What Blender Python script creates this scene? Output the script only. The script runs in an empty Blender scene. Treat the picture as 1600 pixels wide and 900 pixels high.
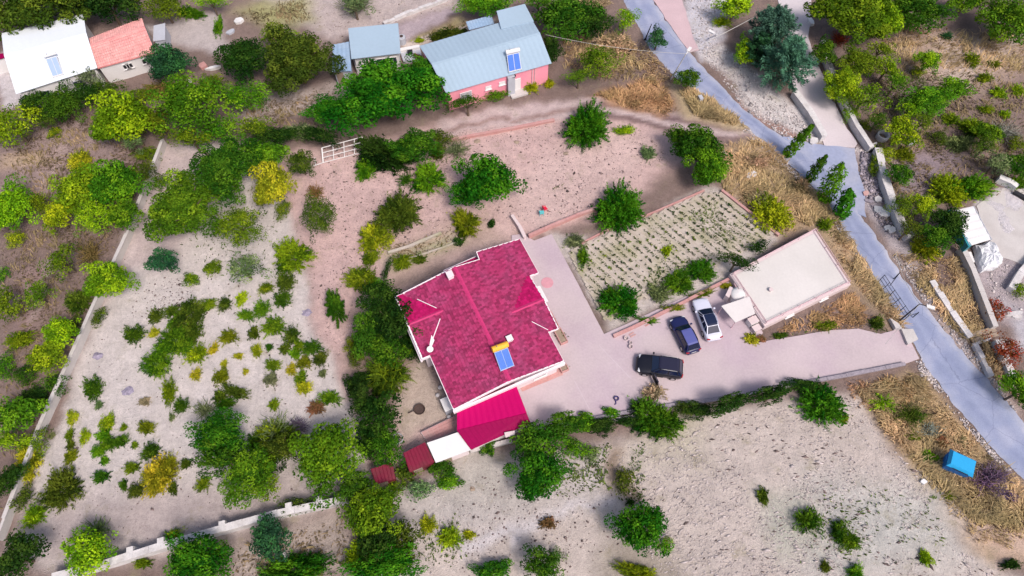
import bpy, math, random
import numpy as np
from mathutils import Vector

C = bpy.context.scene
COL = C.collection
R = math.radians
rng = np.random.default_rng(7)
random.seed(7)

# ------------------------------------------------------------------ camera
CAM_H = 64.0
PITCH = R(62)                       # degrees below the horizon
FOC = 1600 / 2 / math.tan(R(36.87))
cam_d = bpy.data.cameras.new('camera')
cam = bpy.data.objects.new('camera', cam_d)
COL.objects.link(cam)
cam.location = (0, 0, CAM_H)
cam.rotation_euler = (R(90) - PITCH, 0, 0)
cam_d.sensor_width = 36
cam_d.lens = 36 * FOC / 1600
cam_d.clip_start = 0.5
cam_d.clip_end = 5000
C.camera = cam

# ------------------------------------------------------------------ sky, sun, exposure
SUN_EL, SUN_AZ = 54, 142            # elevation, compass azimuth (0 = +Y, 90 = +X)
w = bpy.data.worlds.new('World')
C.world = w
w.use_nodes = True
nt = w.node_tree
bg = nt.nodes['Background']
sky = nt.nodes.new('ShaderNodeTexSky')
sky.sky_type = 'NISHITA'
sky.sun_disc = False
sky.sun_elevation = R(SUN_EL)
sky.sun_rotation = R(SUN_AZ)
sky.air_density = 1.0
sky.dust_density = 4.0
sky.ozone_density = 0.6
nt.links.new(sky.outputs[0], bg.inputs[0])
bg.inputs[1].default_value = 0.102
sd = bpy.data.lights.new('sun', 'SUN')
sd.energy = 2.1
sd.angle = R(15)
sd.color = (1.0, 0.93, 0.86)
sun = bpy.data.objects.new('sun', sd)
COL.objects.link(sun)
az, el = R(SUN_AZ), R(SUN_EL)
tosun = Vector((math.sin(az) * math.cos(el), math.cos(az) * math.cos(el), math.sin(el)))
sun.rotation_euler = tosun.to_track_quat('Z', 'Y').to_euler()
sun.location = (40, -40, 80)
C.view_settings.view_transform = 'Standard'
C.view_settings.look = 'None'
C.view_settings.gamma = 1
C.view_settings.exposure = 0.55
C.cycles.max_bounces = 6
C.cycles.diffuse_bounces = 3
C.cycles.transmission_bounces = 4

# ------------------------------------------------------------------ helpers
def at(px, py, z=0.0):
    """world x, y of the point at height z that the survey photograph shows at (px, py)"""
    u, v = (px - 800) / FOC, (py - 450) / FOC
    dz = -math.sin(PITCH) - v * math.cos(PITCH)
    t = (z - CAM_H) / dz
    return (t * u, t * (math.cos(PITCH) - v * math.sin(PITCH)))

def mpp(px, py, z=0.0):
    """metres per photograph pixel there"""
    v = (py - 450) / FOC
    return (CAM_H - z) / (math.sin(PITCH) + v * math.cos(PITCH)) / FOC

def W(poly, z=0.0):
    return [at(p[0], p[1], z) for p in poly]

def ccw(poly):
    a = sum(poly[i - 1][0] * poly[i][1] - poly[i][0] * poly[i - 1][1] for i in range(len(poly)))
    return list(poly) if a > 0 else list(reversed(poly))

def inset(poly, d):
    poly = ccw(poly); n = len(poly); out = []
    for i in range(n):
        p0, p1, p2 = (Vector(poly[i - 1]), Vector(poly[i]), Vector(poly[(i + 1) % n]))
        a, b = (p1 - p0).normalized(), (p2 - p1).normalized()
        na, nb = Vector((-a.y, a.x)), Vector((-b.y, b.x))
        m = na + nb
        k = m.dot(na)
        out.append(tuple(p1 + m * (d / max(k, 0.25))))
    return out

def lerp(a, b, t):
    return tuple(a[i] + (b[i] - a[i]) * t for i in range(len(a)))

MATS = {}
def nodes_of(name):
    m = bpy.data.materials.new(name); m.use_nodes = True
    t = m.node_tree
    return m, t, t.nodes['Principled BSDF']

def mat(name, rgb, rough=0.7, vary=0.18, scale=1.2, fine=9.0, bump=0.0, metal=0.0, island=0.0, spec=0.3, tint=None, tint_amt=0.0):
    """plain weathered surface: two noise scales, optional second stain colour, optional per-piece variation"""
    if name in MATS: return MATS[name]
    m, t, b = nodes_of(name); N, L = t.nodes, t.links
    geo = N.new('ShaderNodeNewGeometry')
    tex = N.new('ShaderNodeTexCoord')
    pos = geo.outputs['Position']
    n1 = N.new('ShaderNodeTexNoise'); n1.inputs['Scale'].default_value = scale; n1.inputs['Detail'].default_value = 5
    n2 = N.new('ShaderNodeTexNoise'); n2.inputs['Scale'].default_value = fine; n2.inputs['Detail'].default_value = 4
    L.new(pos, n1.inputs['Vector']); L.new(pos, n2.inputs['Vector'])
    add = N.new('ShaderNodeMath'); add.operation = 'ADD'
    L.new(n1.outputs[0], add.inputs[0]); L.new(n2.outputs[0], add.inputs[1])
    mr = N.new('ShaderNodeMapRange')
    mr.inputs['From Min'].default_value = 0.6; mr.inputs['From Max'].default_value = 1.4
    mr.inputs['To Min'].default_value = 1 - vary; mr.inputs['To Max'].default_value = 1 + vary
    L.new(add.outputs[0], mr.inputs['Value'])
    val = mr.outputs[0]
    if island:
        mi = N.new('ShaderNodeMapRange')
        mi.inputs['To Min'].default_value = 1 - island; mi.inputs['To Max'].default_value = 1 + island * 0.6
        L.new(geo.outputs['Random Per Island'], mi.inputs['Value'])
        mm = N.new('ShaderNodeMath'); mm.operation = 'MULTIPLY'
        L.new(val, mm.inputs[0]); L.new(mi.outputs[0], mm.inputs[1]); val = mm.outputs[0]
    col = N.new('ShaderNodeRGB'); col.outputs[0].default_value = (*rgb, 1)
    src = col.outputs[0]
    if tint:
        mx0 = N.new('ShaderNodeMix'); mx0.data_type = 'RGBA'
        rp = N.new('ShaderNodeMapRange'); rp.inputs['From Min'].default_value = 0.45; rp.inputs['From Max'].default_value = 0.7
        rp.inputs['To Max'].default_value = tint_amt
        n3 = N.new('ShaderNodeTexNoise'); n3.inputs['Scale'].default_value = scale * 0.6; n3.inputs['Detail'].default_value = 7
        L.new(pos, n3.inputs['Vector']); L.new(n3.outputs[0], rp.inputs['Value'])
        L.new(rp.outputs[0], mx0.inputs[0]); L.new(src, mx0.inputs[6]); mx0.inputs[7].default_value = (*tint, 1)
        src = mx0.outputs[2]
    mul = N.new('ShaderNodeMix'); mul.data_type = 'RGBA'; mul.blend_type = 'MULTIPLY'; mul.inputs[0].default_value = 1
    cmb = N.new('ShaderNodeCombineColor')
    for i in range(3): L.new(val, cmb.inputs[i])
    L.new(src, mul.inputs[6]); L.new(cmb.outputs[0], mul.inputs[7])
    L.new(mul.outputs[2], b.inputs['Base Color'])
    b.inputs['Roughness'].default_value = rough
    b.inputs['Metallic'].default_value = metal
    b.inputs['Specular IOR Level'].default_value = spec
    if bump:
        bp = N.new('ShaderNodeBump'); bp.inputs['Strength'].default_value = bump; bp.inputs['Distance'].default_value = 0.05
        L.new(n2.outputs[0], bp.inputs['Height']); L.new(bp.outputs[0], b.inputs['Normal'])
    MATS[name] = m
    return m

def tag(o, label=None, cat=None, group=None, kind=None):
    if label: o['label'] = label
    if cat: o['category'] = cat
    if group: o['group'] = group
    if kind: o['kind'] = kind
    return o

def thing(name, label, cat, loc=(0, 0, 0), rz=0.0, group=None):
    o = bpy.data.objects.new(name, None)
    o.empty_display_size = 0.3
    COL.objects.link(o)
    o.location = loc; o.rotation_euler = (0, 0, rz)
    return tag(o, label, cat, group)

class MB:
    """collects vertices and faces, becomes one mesh object"""
    def __init__(s): s.v, s.f = [], []
    def add(s, vs, fs):
        k = len(s.v); s.v += [tuple(p) for p in vs]; s.f += [tuple(i + k for i in f) for f in fs]; return s
    def prism(s, poly, z0, z1):
        poly = ccw(poly); n = len(poly)
        zt = z1 if isinstance(z1, (list, tuple)) else [z1] * n
        vs = [(p[0], p[1], z0) for p in poly] + [(p[0], p[1], zt[i]) for i, p in enumerate(poly)]
        return s.add(vs, [tuple(range(n - 1, -1, -1)), tuple(range(n, 2 * n))] + [(i, (i + 1) % n, n + (i + 1) % n, n + i) for i in range(n)])
    def slab(s, pts, th):
        """a sheet of thickness th whose top face runs through 3-D pts"""
        n = len(pts); pts = [tuple(p) for p in pts]
        a = sum(pts[i - 1][0] * pts[i][1] - pts[i][0] * pts[i - 1][1] for i in range(n))
        if a < 0: pts = pts[::-1]
        vs = [(p[0], p[1], p[2] - th) for p in pts] + pts
        return s.add(vs, [tuple(range(n - 1, -1, -1)), tuple(range(n, 2 * n))] + [(i, (i + 1) % n, n + (i + 1) % n, n + i) for i in range(n)])
    def box(s, c, d, rz=0.0, tilt=0.0):
        x, y, z = (d[0] / 2, d[1] / 2, d[2] / 2); cs, sn = math.cos(rz), math.sin(rz); ct, st = math.cos(tilt), math.sin(tilt)
        vs = []
        for a, b_, c_ in ((-x, -y, -z), (x, -y, -z), (x, y, -z), (-x, y, -z), (-x, -y, z), (x, -y, z), (x, y, z), (-x, y, z)):
            b2, c2 = b_ * ct - c_ * st, b_ * st + c_ * ct
            vs.append((c[0] + a * cs - b2 * sn, c[1] + a * sn + b2 * cs, c[2] + c2))
        return s.add(vs, [(3, 2, 1, 0), (4, 5, 6, 7), (0, 1, 5, 4), (1, 2, 6, 5), (2, 3, 7, 6), (3, 0, 4, 7)])
    def tube(s, p0, p1, r0, r1=None, n=8, caps=True):
        r1 = r0 if r1 is None else r1
        p0, p1 = Vector(p0), Vector(p1); d = (p1 - p0).normalized()
        a = d.orthogonal().normalized(); b = d.cross(a)
        vs = []
        for p, r in ((p0, r0), (p1, r1)):
            for i in range(n):
                t = 2 * math.pi * i / n
                vs.append(tuple(p + (a * math.cos(t) + b * math.sin(t)) * r))
        fs = [(i, (i + 1) % n, n + (i + 1) % n, n + i) for i in range(n)]
        if caps: fs += [tuple(range(n - 1, -1, -1)), tuple(range(n, 2 * n))]
        return s.add(vs, fs)
    def lathe(s, prof, c=(0, 0, 0), n=16):
        vs = []; k = len(prof)
        for i in range(n):
            t = 2 * math.pi * i / n
            vs += [(c[0] + r * math.cos(t), c[1] + r * math.sin(t), c[2] + z) for r, z in prof]
        fs = []
        for i in range(n):
            j = (i + 1) % n
            fs += [(i * k + q, j * k + q, j * k + q + 1, i * k + q + 1) for q in range(k - 1)]
        return s.add(vs, fs)
    def path(s, pts, r, n=6):
        for a, b in zip(pts, pts[1:]): s.tube(a, b, r, r, n)
        return s
    def build(s, name, m, parent=None, local=False, smooth=False):
        vs = s.v
        if parent is not None and not local:
            L = Vector(parent.location)
            q = parent.parent
            while q is not None: L = L + Vector(q.location); q = q.parent
            vs = [(p[0] - L.x, p[1] - L.y, p[2] - L.z) for p in vs]
        me = bpy.data.meshes.new(name); me.from_pydata(vs, [], s.f); me.update()
        if smooth:
            for p in me.polygons: p.use_smooth = True
        me.materials.append(m)
        o = bpy.data.objects.new(name, me); COL.objects.link(o)
        if parent is not None: o.parent = parent
        return o

def single(mb, name, m, label, cat, group=None, smooth=False):
    """a thing that is one mesh, its origin at its base"""
    vs = np.array(mb.v); c = Vector(((vs[:, 0].min() + vs[:, 0].max()) / 2, (vs[:, 1].min() + vs[:, 1].max()) / 2, vs[:, 2].min()))
    mb.v = [(p[0] - c.x, p[1] - c.y, p[2] - c.z) for p in mb.v]
    o = mb.build(name, m, smooth=smooth); o.location = c
    return tag(o, label, cat, group)

def np_mesh(name, verts, faces, m, attrs=None):
    """mesh straight from numpy arrays, all faces of one size"""
    me = bpy.data.meshes.new(name)
    verts = np.asarray(verts, np.float32); faces = np.asarray(faces, np.int32)
    nv, (nf, k) = len(verts), faces.shape
    me.vertices.add(nv); me.loops.add(nf * k); me.polygons.add(nf)
    me.vertices.foreach_set('co', verts.ravel())
    me.loops.foreach_set('vertex_index', faces.ravel())
    me.polygons.foreach_set('loop_start', np.arange(0, nf * k, k, dtype=np.int32))
    me.polygons.foreach_set('loop_total', np.full(nf, k, np.int32))
    me.update(calc_edges=True)
    for an, (typ, data) in (attrs or {}).items():
        a = me.attributes.new(an, typ, 'POINT')
        a.data.foreach_set('color' if typ == 'FLOAT_COLOR' else 'value', np.asarray(data, np.float32).ravel())
    if m: me.materials.append(m)
    return me

# ------------------------------------------------------------------ polygons and soft noise in numpy
def sdist(P, poly):
    """signed distance (negative inside) of points P (n x 2) to a polygon"""
    poly = np.array(poly); n = len(poly)
    d = np.full(len(P), 1e9); ins = np.zeros(len(P), bool)
    for i in range(n):
        a, b = poly[i - 1], poly[i]
        e = b - a; wv = P - a
        t = np.clip((wv @ e) / max(e @ e, 1e-9), 0, 1)
        d = np.minimum(d, np.hypot(*(wv - t[:, None] * e).T))
        c = (a[1] > P[:, 1]) != (b[1] > P[:, 1])
        with np.errstate(divide='ignore', invalid='ignore'):
            xi = a[0] + (P[:, 1] - a[1]) * e[0] / (e[1] if e[1] else 1e-9)
        ins ^= c & (P[:, 0] < xi)
    return np.where(ins, -d, d)

def vnoise(P, s, seed=0):
    """smooth value noise 0..1"""
    r = np.random.default_rng(seed + 100); g = r.random((257, 257))
    q = P / s; i = np.floor(q).astype(int); f = q - i; f = f * f * (3 - 2 * f); i = i % 256
    g00, g10, g01, g11 = g[i[:, 0], i[:, 1]], g[i[:, 0] + 1, i[:, 1]], g[i[:, 0], i[:, 1] + 1], g[i[:, 0] + 1, i[:, 1] + 1]
    return (g00 * (1 - f[:, 0]) + g10 * f[:, 0]) * (1 - f[:, 1]) + (g01 * (1 - f[:, 0]) + g11 * f[:, 0]) * f[:, 1]

def fbm(P, s, seed=0, o=4):
    return sum(vnoise(P, s / 2 ** k, seed + k) * 0.5 ** k for k in range(o)) / (2 - 0.5 ** (o - 1))

# ------------------------------------------------------------------ paved shapes (photo pixels), used for the ground and the sheets
ROAD = [(975, 0), (1000, 45), (1022, 85), (1060, 122), (1110, 152), (1170, 200), (1240, 262), (1290, 312), (1330, 372), (1378, 450), (1418, 520),
        (1450, 575), (1500, 642), (1560, 712), (1600, 748), (1720, 880), (1860, 880), (1750, 810), (1600, 658), (1540, 590), (1480, 520), (1430, 460), (1385, 395),
        (1347, 335), (1332, 262), (1335, 232), (1290, 230), (1258, 236), (1225, 215), (1160, 168), (1105, 112), (1078, 82), (1040, 30), (1022, 0), (1000, -40), (950, -40)]
SIDE = [(1022, 0), (1040, 30), (1078, 82), (1092, 78), (1080, 50), (1066, 0), (1060, -40), (1000, -40)]
LANE = [(1215, 0), (1268, 0), (1264, 60), (1280, 105), (1300, 152), (1322, 195), (1340, 225), (1335, 232), (1290, 230), (1262, 180), (1240, 150), (1236, 90), (1225, 40), (1205, -40), (1268, -40)]
LANE = [(1205, -40), (1272, -40), (1268, 0), (1264, 60), (1280, 105), (1300, 152), (1322, 195), (1340, 225), (1335, 232), (1290, 230), (1262, 180), (1240, 150), (1236, 90), (1225, 40), (1215, 0)]
YARD = [(800, 368), (816, 366), (835, 376), (862, 366), (944, 522), (1140, 432), (1192, 520), (1182, 536), (1215, 530), (1262, 522), (1300, 516), (1340, 514), (1376, 522), (1412, 512), (1436, 560),
        (1400, 574), (1300, 590), (1200, 608), (1130, 622), (1060, 640), (980, 648), (915, 656), (852, 668), (826, 676), (800, 640), (780, 560)]
PAD = [(1560, 296), (1592, 284), (1640, 280), (1700, 400), (1700, 420), (1600, 415), (1560, 400), (1545, 370), (1524, 322)]
PATIO = [(628, 585), (664, 556), (712, 640), (700, 655), (660, 672), (640, 692), (622, 660)]
GARDEN = [(884, 392), (914, 378), (1100, 300), (1126, 300), (1214, 368), (1140, 408), (985, 480), (946, 508)]

def paved_mask(P):
    d = np.full(len(P), 1e9)
    for poly in (ROAD, SIDE, LANE, YARD): d = np.minimum(d, sdist(P, W(poly)))
    return d

# ------------------------------------------------------------------ ground
def smooth_steps(a, b, step, far):
    inner = np.arange(a, b + step, step); out, k = [], step
    x = b
    while x < far: k *= 1.45; x += k; out.append(x)
    lo, k, x = [], step, a
    while x > -far: k *= 1.45; x -= k; lo.append(x)
    return np.concatenate([lo[::-1], inner, out])
gx = smooth_steps(-86, 92, 0.42, 2600); gy = smooth_steps(-6, 100, 0.42, 2600)
GX, GY = np.meshgrid(gx, gy); GP = np.stack([GX.ravel(), GY.ravel()], 1)
warp = np.stack([fbm(GP, 5, 1) - 0.5, fbm(GP, 5, 9) - 0.5], 1) * 2.6 + np.stack([fbm(GP, 1.4, 21) - 0.5, fbm(GP, 1.4, 29) - 0.5], 1) * 0.9
ZONES = [  # polygon in photo pixels, soil colour (some with painted shade), feather in metres
    ([(255, 225), (425, 225), (445, 300), (475, 430), (525, 580), (575, 720), (590, 770), (545, 792), (330, 842), (95, 892), (15, 860), (70, 700), (150, 490), (200, 370)], (.555, .495, .485), 0.8),
    ([(255, 225), (330, 230), (300, 330), (270, 420), (190, 430), (160, 470), (205, 360)], (.49, .40, .395), 1.5),
    ([(20, 850), (95, 780), (330, 760), (540, 740), (545, 792), (330, 842), (95, 892)], (.43, .36, .355), 2.2),  # soft shade of the stone wall painted into the sand above it
    ([(430, 245), (560, 225), (690, 195), (860, 165), (1000, 150), (1045, 200), (1075, 250), (1000, 290), (862, 366), (812, 372), (640, 455), (620, 470), (650, 560), (720, 650), (640, 720), (580, 760), (520, 560), (470, 410)], (.55, .385, .37), 1.0),
    ([(600, 380), (760, 330), (800, 372), (700, 415), (620, 450)], (.44, .32, .28), 1.6),
    ([(600, 400), (720, 365), (725, 380), (610, 420)], (.40, .36, .24), 1.0),
    ([(600, 455), (700, 425), (690, 415), (610, 440)], (.20, .15, .13), 1.2),  # shadow of the magenta house painted into the soil colour
    ([(790, 280), (960, 200), (1050, 240), (940, 310), (860, 360), (800, 350)], (.575, .42, .40), 2.0),
    ([(862, 366), (914, 372), (1110, 290), (1230, 368), (1140, 430), (944, 524)], (.50, .44, .42), 0.6),
    (PATIO, (.46, .37, .32), 0.7),
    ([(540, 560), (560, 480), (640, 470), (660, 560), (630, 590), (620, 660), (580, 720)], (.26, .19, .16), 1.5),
    ([(690, 190), (850, 158), (960, 152), (1080, 186), (1185, 198), (1196, 220), (1060, 202), (940, 178), (860, 190), (690, 216)], (.52, .41, .41), 0.7),
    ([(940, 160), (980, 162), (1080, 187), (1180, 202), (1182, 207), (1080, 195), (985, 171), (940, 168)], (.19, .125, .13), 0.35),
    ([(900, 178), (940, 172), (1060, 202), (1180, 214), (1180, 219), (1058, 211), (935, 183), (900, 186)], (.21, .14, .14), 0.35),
    ([(700, 201), (800, 182), (930, 160), (930, 167), (800, 190), (700, 209)], (.30, .20, .185), 0.5),
    ([(930, 150), (1030, 118), (1060, 170), (1040, 182), (960, 165)], (.42, .24, .13), 1.2),
    ([(1050, 130), (1110, 150), (1180, 200), (1200, 212), (1080, 186)], (.46, .36, .22), 1.0),
    ([(1100, 235), (1200, 215), (1250, 265), (1310, 330), (1380, 450), (1420, 520), (1400, 520), (1330, 445), (1280, 355), (1225, 370), (1130, 300)], (.40, .29, .19), 1.0),
    ([(600, 770), (960, 690), (1300, 612), (1340, 620), (1380, 690), (1440, 740), (1480, 840), (1640, 930), (1900, 1150), (500, 1150)], (.52, .445, .415), 1.0),
    ([(600, 770), (960, 690), (970, 760), (880, 800), (640, 860)], (.48, .43, .42), 1.6),
    ([(700, 850), (960, 770), (968, 780), (720, 870)], (.60, .55, .57), 0.7),
    ([(960, 690), (985, 700), (1000, 780), (985, 800), (955, 760)], (.28, .21, .16), 1.0),
    ([(1000, 780), (1060, 870), (1080, 930), (940, 930), (930, 870)], (.36, .31, .27), 1.6),
    ([(1330, 610), (1430, 580), (1500, 660), (1600, 760), (1640, 860), (1540, 880), (1460, 800), (1420, 720), (1370, 670)], (.42, .30, .18), 1.0),
    ([(1460, 780), (1600, 790), (1640, 860), (1560, 880), (1480, 830)], (.52, .38, .31), 1.4),
    ([(470, -60), (720, -60), (720, 10), (560, 50), (520, 60), (400, 0)], (.47, .39, .38), 1.2),
    ([(360, 20), (480, -10), (490, 30), (420, 50)], (.34, .32, .16), 2.0),
    ([(545, 60), (700, 12), (720, 20), (640, 60), (625, 70), (550, 82)], (.42, .34, .37), 0.6),
    ([(640, 62), (720, 30), (730, 40), (660, 66)], (.33, .27, .15), 0.8),
    ([(625, 66), (660, 60), (776, 34), (776, 46), (655, 76), (628, 80)], (.55, .46, .42), 0.4),
    ([(225, 40), (330, 20), (350, 70), (350, 88), (300, 72), (258, 66)], (.46, .40, .40), 0.9),
    ([(370, 160), (545, 120), (545, 150), (450, 180), (380, 200)], (.40, .33, .31), 1.2),
    ([(1060, -40), (1150, -40), (1130, 60), (1105, 100), (1080, 60)], (.56, .53, .58), 0.8),
    ([(1100, 85), (1130, 70), (1180, 120), (1262, 180), (1285, 225), (1250, 225), (1170, 165)], (.60, .55, .55), 0.6),
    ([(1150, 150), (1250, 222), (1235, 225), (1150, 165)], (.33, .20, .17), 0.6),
    ([(1330, 225), (1360, 235), (1380, 330), (1420, 375), (1440, 420), (1390, 390), (1350, 330)], (.44, .38, .40), 0.7),
    ([(1390, 395), (1440, 420), (1500, 520), (1600, 640), (1600, 665), (1480, 520)], (.40, .32, .30), 0.8),
    (PAD, (.56, .52, .55), 0.5),
    ([(1545, 395), (1600, 405), (1640, 500), (1560, 500), (1530, 440)], (.40, .34, .36), 1.2),
    ([(1570, 470), (1640, 500), (1640, 560), (1590, 545)], (.45, .42, .46), 0.8),
    ([(1400, 50), (1640, 60), (1640, 110), (1480, 150), (1400, 110)], (.43, .32, .27), 2.0),
    ([(1400, 100), (1480, 150), (1420, 230), (1370, 160)], (.27, .20, .20), 2.0),
    ([(1460, 60), (1600, 60), (1600, 70), (1500, 130), (1480, 150)], (.48, .38, .33), 1.2),
    ([(1390, 240), (1500, 240), (1480, 300), (1420, 330)], (.27, .21, .23), 1.6),
    ([(0, 200), (110, 180), (210, 190), (205, 250), (110, 300), (0, 290)], (.30, .22, .21), 1.6),
    ([(60, 280), (90, 220), (100, 235), (75, 300)], (.40, .30, .28), 1.2),
    ([(0, 245), (60, 238), (70, 250), (0, 268)], (.45, .33, .25), 0.8),
    ([(30, 420), (75, 420), (60, 520), (20, 520)], (.30, .21, .20), 1.4),
    ([(72, 400), (80, 402), (58, 500), (54, 500)], (.46, .36, .34), 0.4),
    ([(0, 80), (30, 80), (40, 165), (0, 172)], (.55, .50, .52), 0.5),
    ([(1000, 640), (1110, 640), (1090, 720), (1010, 720)], (.47, .42, .34), 2.5),
    ([(1270, 740), (1480, 760), (1500, 880), (1250, 900)], (.47, .45, .43), 3.0),
    ([(1180, 780), (1260, 770), (1280, 850), (1200, 860)], (.42, .41, .36), 2.0),
    ([(700, 690), (800, 720), (790, 790), (690, 790)], (.44, .40, .37), 2.0),
    ([(370, 850), (545, 800), (560, 900), (350, 920)], (.40, .33, .30), 1.2),
]
soil = np.tile(np.array([.215, .155, .14]), (len(GP), 1))
soil *= (0.82 + 0.36 * fbm(GP, 9, 40))[:, None]
inner = (np.abs(GP[:, 0]) < 110) & (GP[:, 1] > -45) & (GP[:, 1] < 125)
IP = GP[inner] + warp[inner]
sub = soil[inner]
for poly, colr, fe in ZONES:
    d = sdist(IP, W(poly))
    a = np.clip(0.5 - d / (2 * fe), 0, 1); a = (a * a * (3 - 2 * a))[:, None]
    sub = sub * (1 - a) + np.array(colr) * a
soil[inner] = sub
blot = fbm(GP, 3.2, 50)
soil *= (0.90 + 0.2 * blot)[:, None]
gz = (fbm(GP, 2.2, 60) - 0.5) * 0.22 + (fbm(GP, 0.9, 70, 2) - 0.5) * 0.10
pm = np.full(len(GP), 1e9); pm[inner] = paved_mask(GP[inner])
pg = np.full(len(GP), 1e9); pg[inner] = sdist(GP[inner], W(GARDEN))
k = np.clip(np.minimum(pm, pg) / 1.2, 0, 1); gz = gz * k - 0.06 * (1 - k) - 0.02
nx, ny = len(gx), len(gy)
ii = np.arange(nx * ny).reshape(ny, nx)
gf = np.stack([ii[:-1, :-1].ravel(), ii[:-1, 1:].ravel(), ii[1:, 1:].ravel(), ii[1:, :-1].ravel()], 1)

def ground_mat():
    m, t, b = nodes_of('soil'); N, L = t.nodes, t.links
    at_ = N.new('ShaderNodeAttribute'); at_.attribute_name = 'soil'
    geo = N.new('ShaderNodeNewGeometry'); pos = geo.outputs['Position']
    def noise(s, d=6, r=0.6):
        n = N.new('ShaderNodeTexNoise'); n.inputs['Scale'].default_value = s; n.inputs['Detail'].default_value = d; n.inputs['Roughness'].default_value = r
        L.new(pos, n.inputs['Vector']); return n.outputs[0]
    def rng_(src, a, b_, c, d):
        r = N.new('ShaderNodeMapRange'); r.inputs['From Min'].default_value = a; r.inputs['From Max'].default_value = b_
        r.inputs['To Min'].default_value = c; r.inputs['To Max'].default_value = d; L.new(src, r.inputs['Value']); return r.outputs[0]
    def mul(a, b_):
        q = N.new('ShaderNodeMath'); q.operation = 'MULTIPLY'; L.new(a, q.inputs[0]); L.new(b_, q.inputs[1]); return q.outputs[0]
    n1, n2, n3 = noise(0.9), noise(3.5, 6, .7), noise(11, 4, .7)
    val = mul(mul(rng_(n1, .3, .7, .86, 1.12), rng_(n2, .3, .7, .86, 1.12)), rng_(n3, .32, .50, .72, 1.04))
    cmb = N.new('ShaderNodeCombineColor')
    for i in range(3): L.new(val, cmb.inputs[i])
    mx = N.new('ShaderNodeMix'); mx.data_type = 'RGBA'; mx.blend_type = 'MULTIPLY'; mx.inputs[0].default_value = 1
    L.new(at_.outputs['Color'], mx.inputs[6]); L.new(cmb.outputs[0], mx.inputs[7])
    # dry weed patches breaking the soil
    mg = N.new('ShaderNodeMix'); mg.data_type = 'RGBA'
    L.new(rng_(noise(0.42, 8, .72), .56, .68, 0, .5), mg.inputs[0]); L.new(mx.outputs[2], mg.inputs[6]); mg.inputs[7].default_value = (.27, .235, .15, 1)
    L.new(mg.outputs[2], b.inputs['Base Color'])
    b.inputs['Roughness'].default_value = 0.95; b.inputs['Specular IOR Level'].default_value = 0.1
    bp = N.new('ShaderNodeBump'); bp.inputs['Strength'].default_value = 0.9; bp.inputs['Distance'].default_value = 0.12
    ad = N.new('ShaderNodeMath'); ad.operation = 'ADD'; L.new(n2, ad.inputs[0]); L.new(n3, ad.inputs[1])
    L.new(ad.outputs[0], bp.inputs['Height']); L.new(bp.outputs[0], b.inputs['Normal'])
    return m
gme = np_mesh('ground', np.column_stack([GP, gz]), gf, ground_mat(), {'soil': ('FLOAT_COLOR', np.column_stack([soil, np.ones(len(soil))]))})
gme.polygons.foreach_set('use_smooth', np.ones(len(gme.polygons), bool))
ground = bpy.data.objects.new('ground', gme); COL.objects.link(ground)
tag(ground, 'pale ploughed soil and brown scrubland', kind='structure')

def gh(x, y):
    """ground height there"""
    i = min(max(np.searchsorted(gx, x) - 1, 0), nx - 2); j = min(max(np.searchsorted(gy, y) - 1, 0), ny - 2)
    return float(gz[j * nx + i])
# ------------------------------------------------------------------ materials of built things
M_road = mat('road_asphalt', (.285, .315, .50), .85, .10, .35, 3.0, .25, tint=(.36, .385, .55), tint_amt=.6)
M_side = mat('pink_gravel', (.52, .38, .41), .9, .10, .5, 6, .3)
M_lane = mat('lane_concrete', (.56, .50, .53), .85, .09, .3, 5, .2, tint=(.50, .43, .46), tint_amt=.5)
M_yard = mat('yard_concrete', (.48, .395, .42), .8, .11, .25, 5, .15, tint=(.395, .30, .365), tint_amt=.75)
M_conc = mat('pale_concrete', (.50, .465, .46), .85, .12, .8, 7, .3, tint=(.40, .36, .35), tint_amt=.5)
M_stone = mat('pale_stone', (.60, .57, .58), .9, .18, 1.5, 8, .6, island=.25, tint=(.35, .31, .30), tint_amt=.5)
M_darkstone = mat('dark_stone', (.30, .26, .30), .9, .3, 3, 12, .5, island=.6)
M_white = mat('white_paint', (.70, .68, .69), .6, .08, .7, 6, tint=(.58, .55, .54), tint_amt=.5)
M_wall = mat('house_render', (.70, .60, .63), .8, .07, .6, 6)
M_fascia = mat('white_trim', (.82, .72, .77), .5, .04, .5, 5)
M_shingle = mat('shingle', (.345, .033, .112), .8, .14, .9, 6, .2, island=.38, tint=(.29, .06, .145), tint_amt=.55, spec=.12)
M_shingle_b = mat('shingle_slope_light', (.40, .008, .098), .8, .14, .9, 6, .2, island=.3, spec=.12)  # same shingles; how light falls on the north slopes is put into the colour
M_ridge = mat('ridge_cap', (.50, .032, .145), .7, .10, 2, 9)
M_met1 = mat('pink_metal_sheet', (.43, .0006, .10), .6, .05, .35, 3, spec=.08)
M_met2 = mat('crimson_metal_sheet', (.26, .0008, .062), .6, .08, .4, 3, spec=.08)
M_maroon = mat('maroon_metal_sheet', (.17, .006, .03), .5, .2, .9, 6, tint=(.11, .03, .03), tint_amt=.6)
M_blue = mat('pale_blue_sheet', (.335, .435, .54), .6, .05, .25, 3)
M_blue2 = mat('blue_lean_sheet', (.26, .37, .53), .6, .14, .7, 5, tint=(.38, .45, .54), tint_amt=.5)
M_pink = mat('pink_render', (.80, .29, .385), .8, .10, .6, 6, tint=(.80, .40, .42), tint_amt=.4)
M_salmon = mat('salmon_tile', (.76, .30, .29), .75, .14, 1.2, 6, .3, tint=(.40, .12, .14), tint_amt=.55)
M_roofdeck = mat('roof_deck', (.61, .575, .565), .8, .06, .25, 4, tint=(.53, .50, .485), tint_amt=.7)
M_pinkwall = mat('pale_pink_render', (.60, .495, .505), .8, .07, .6, 5)
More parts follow.
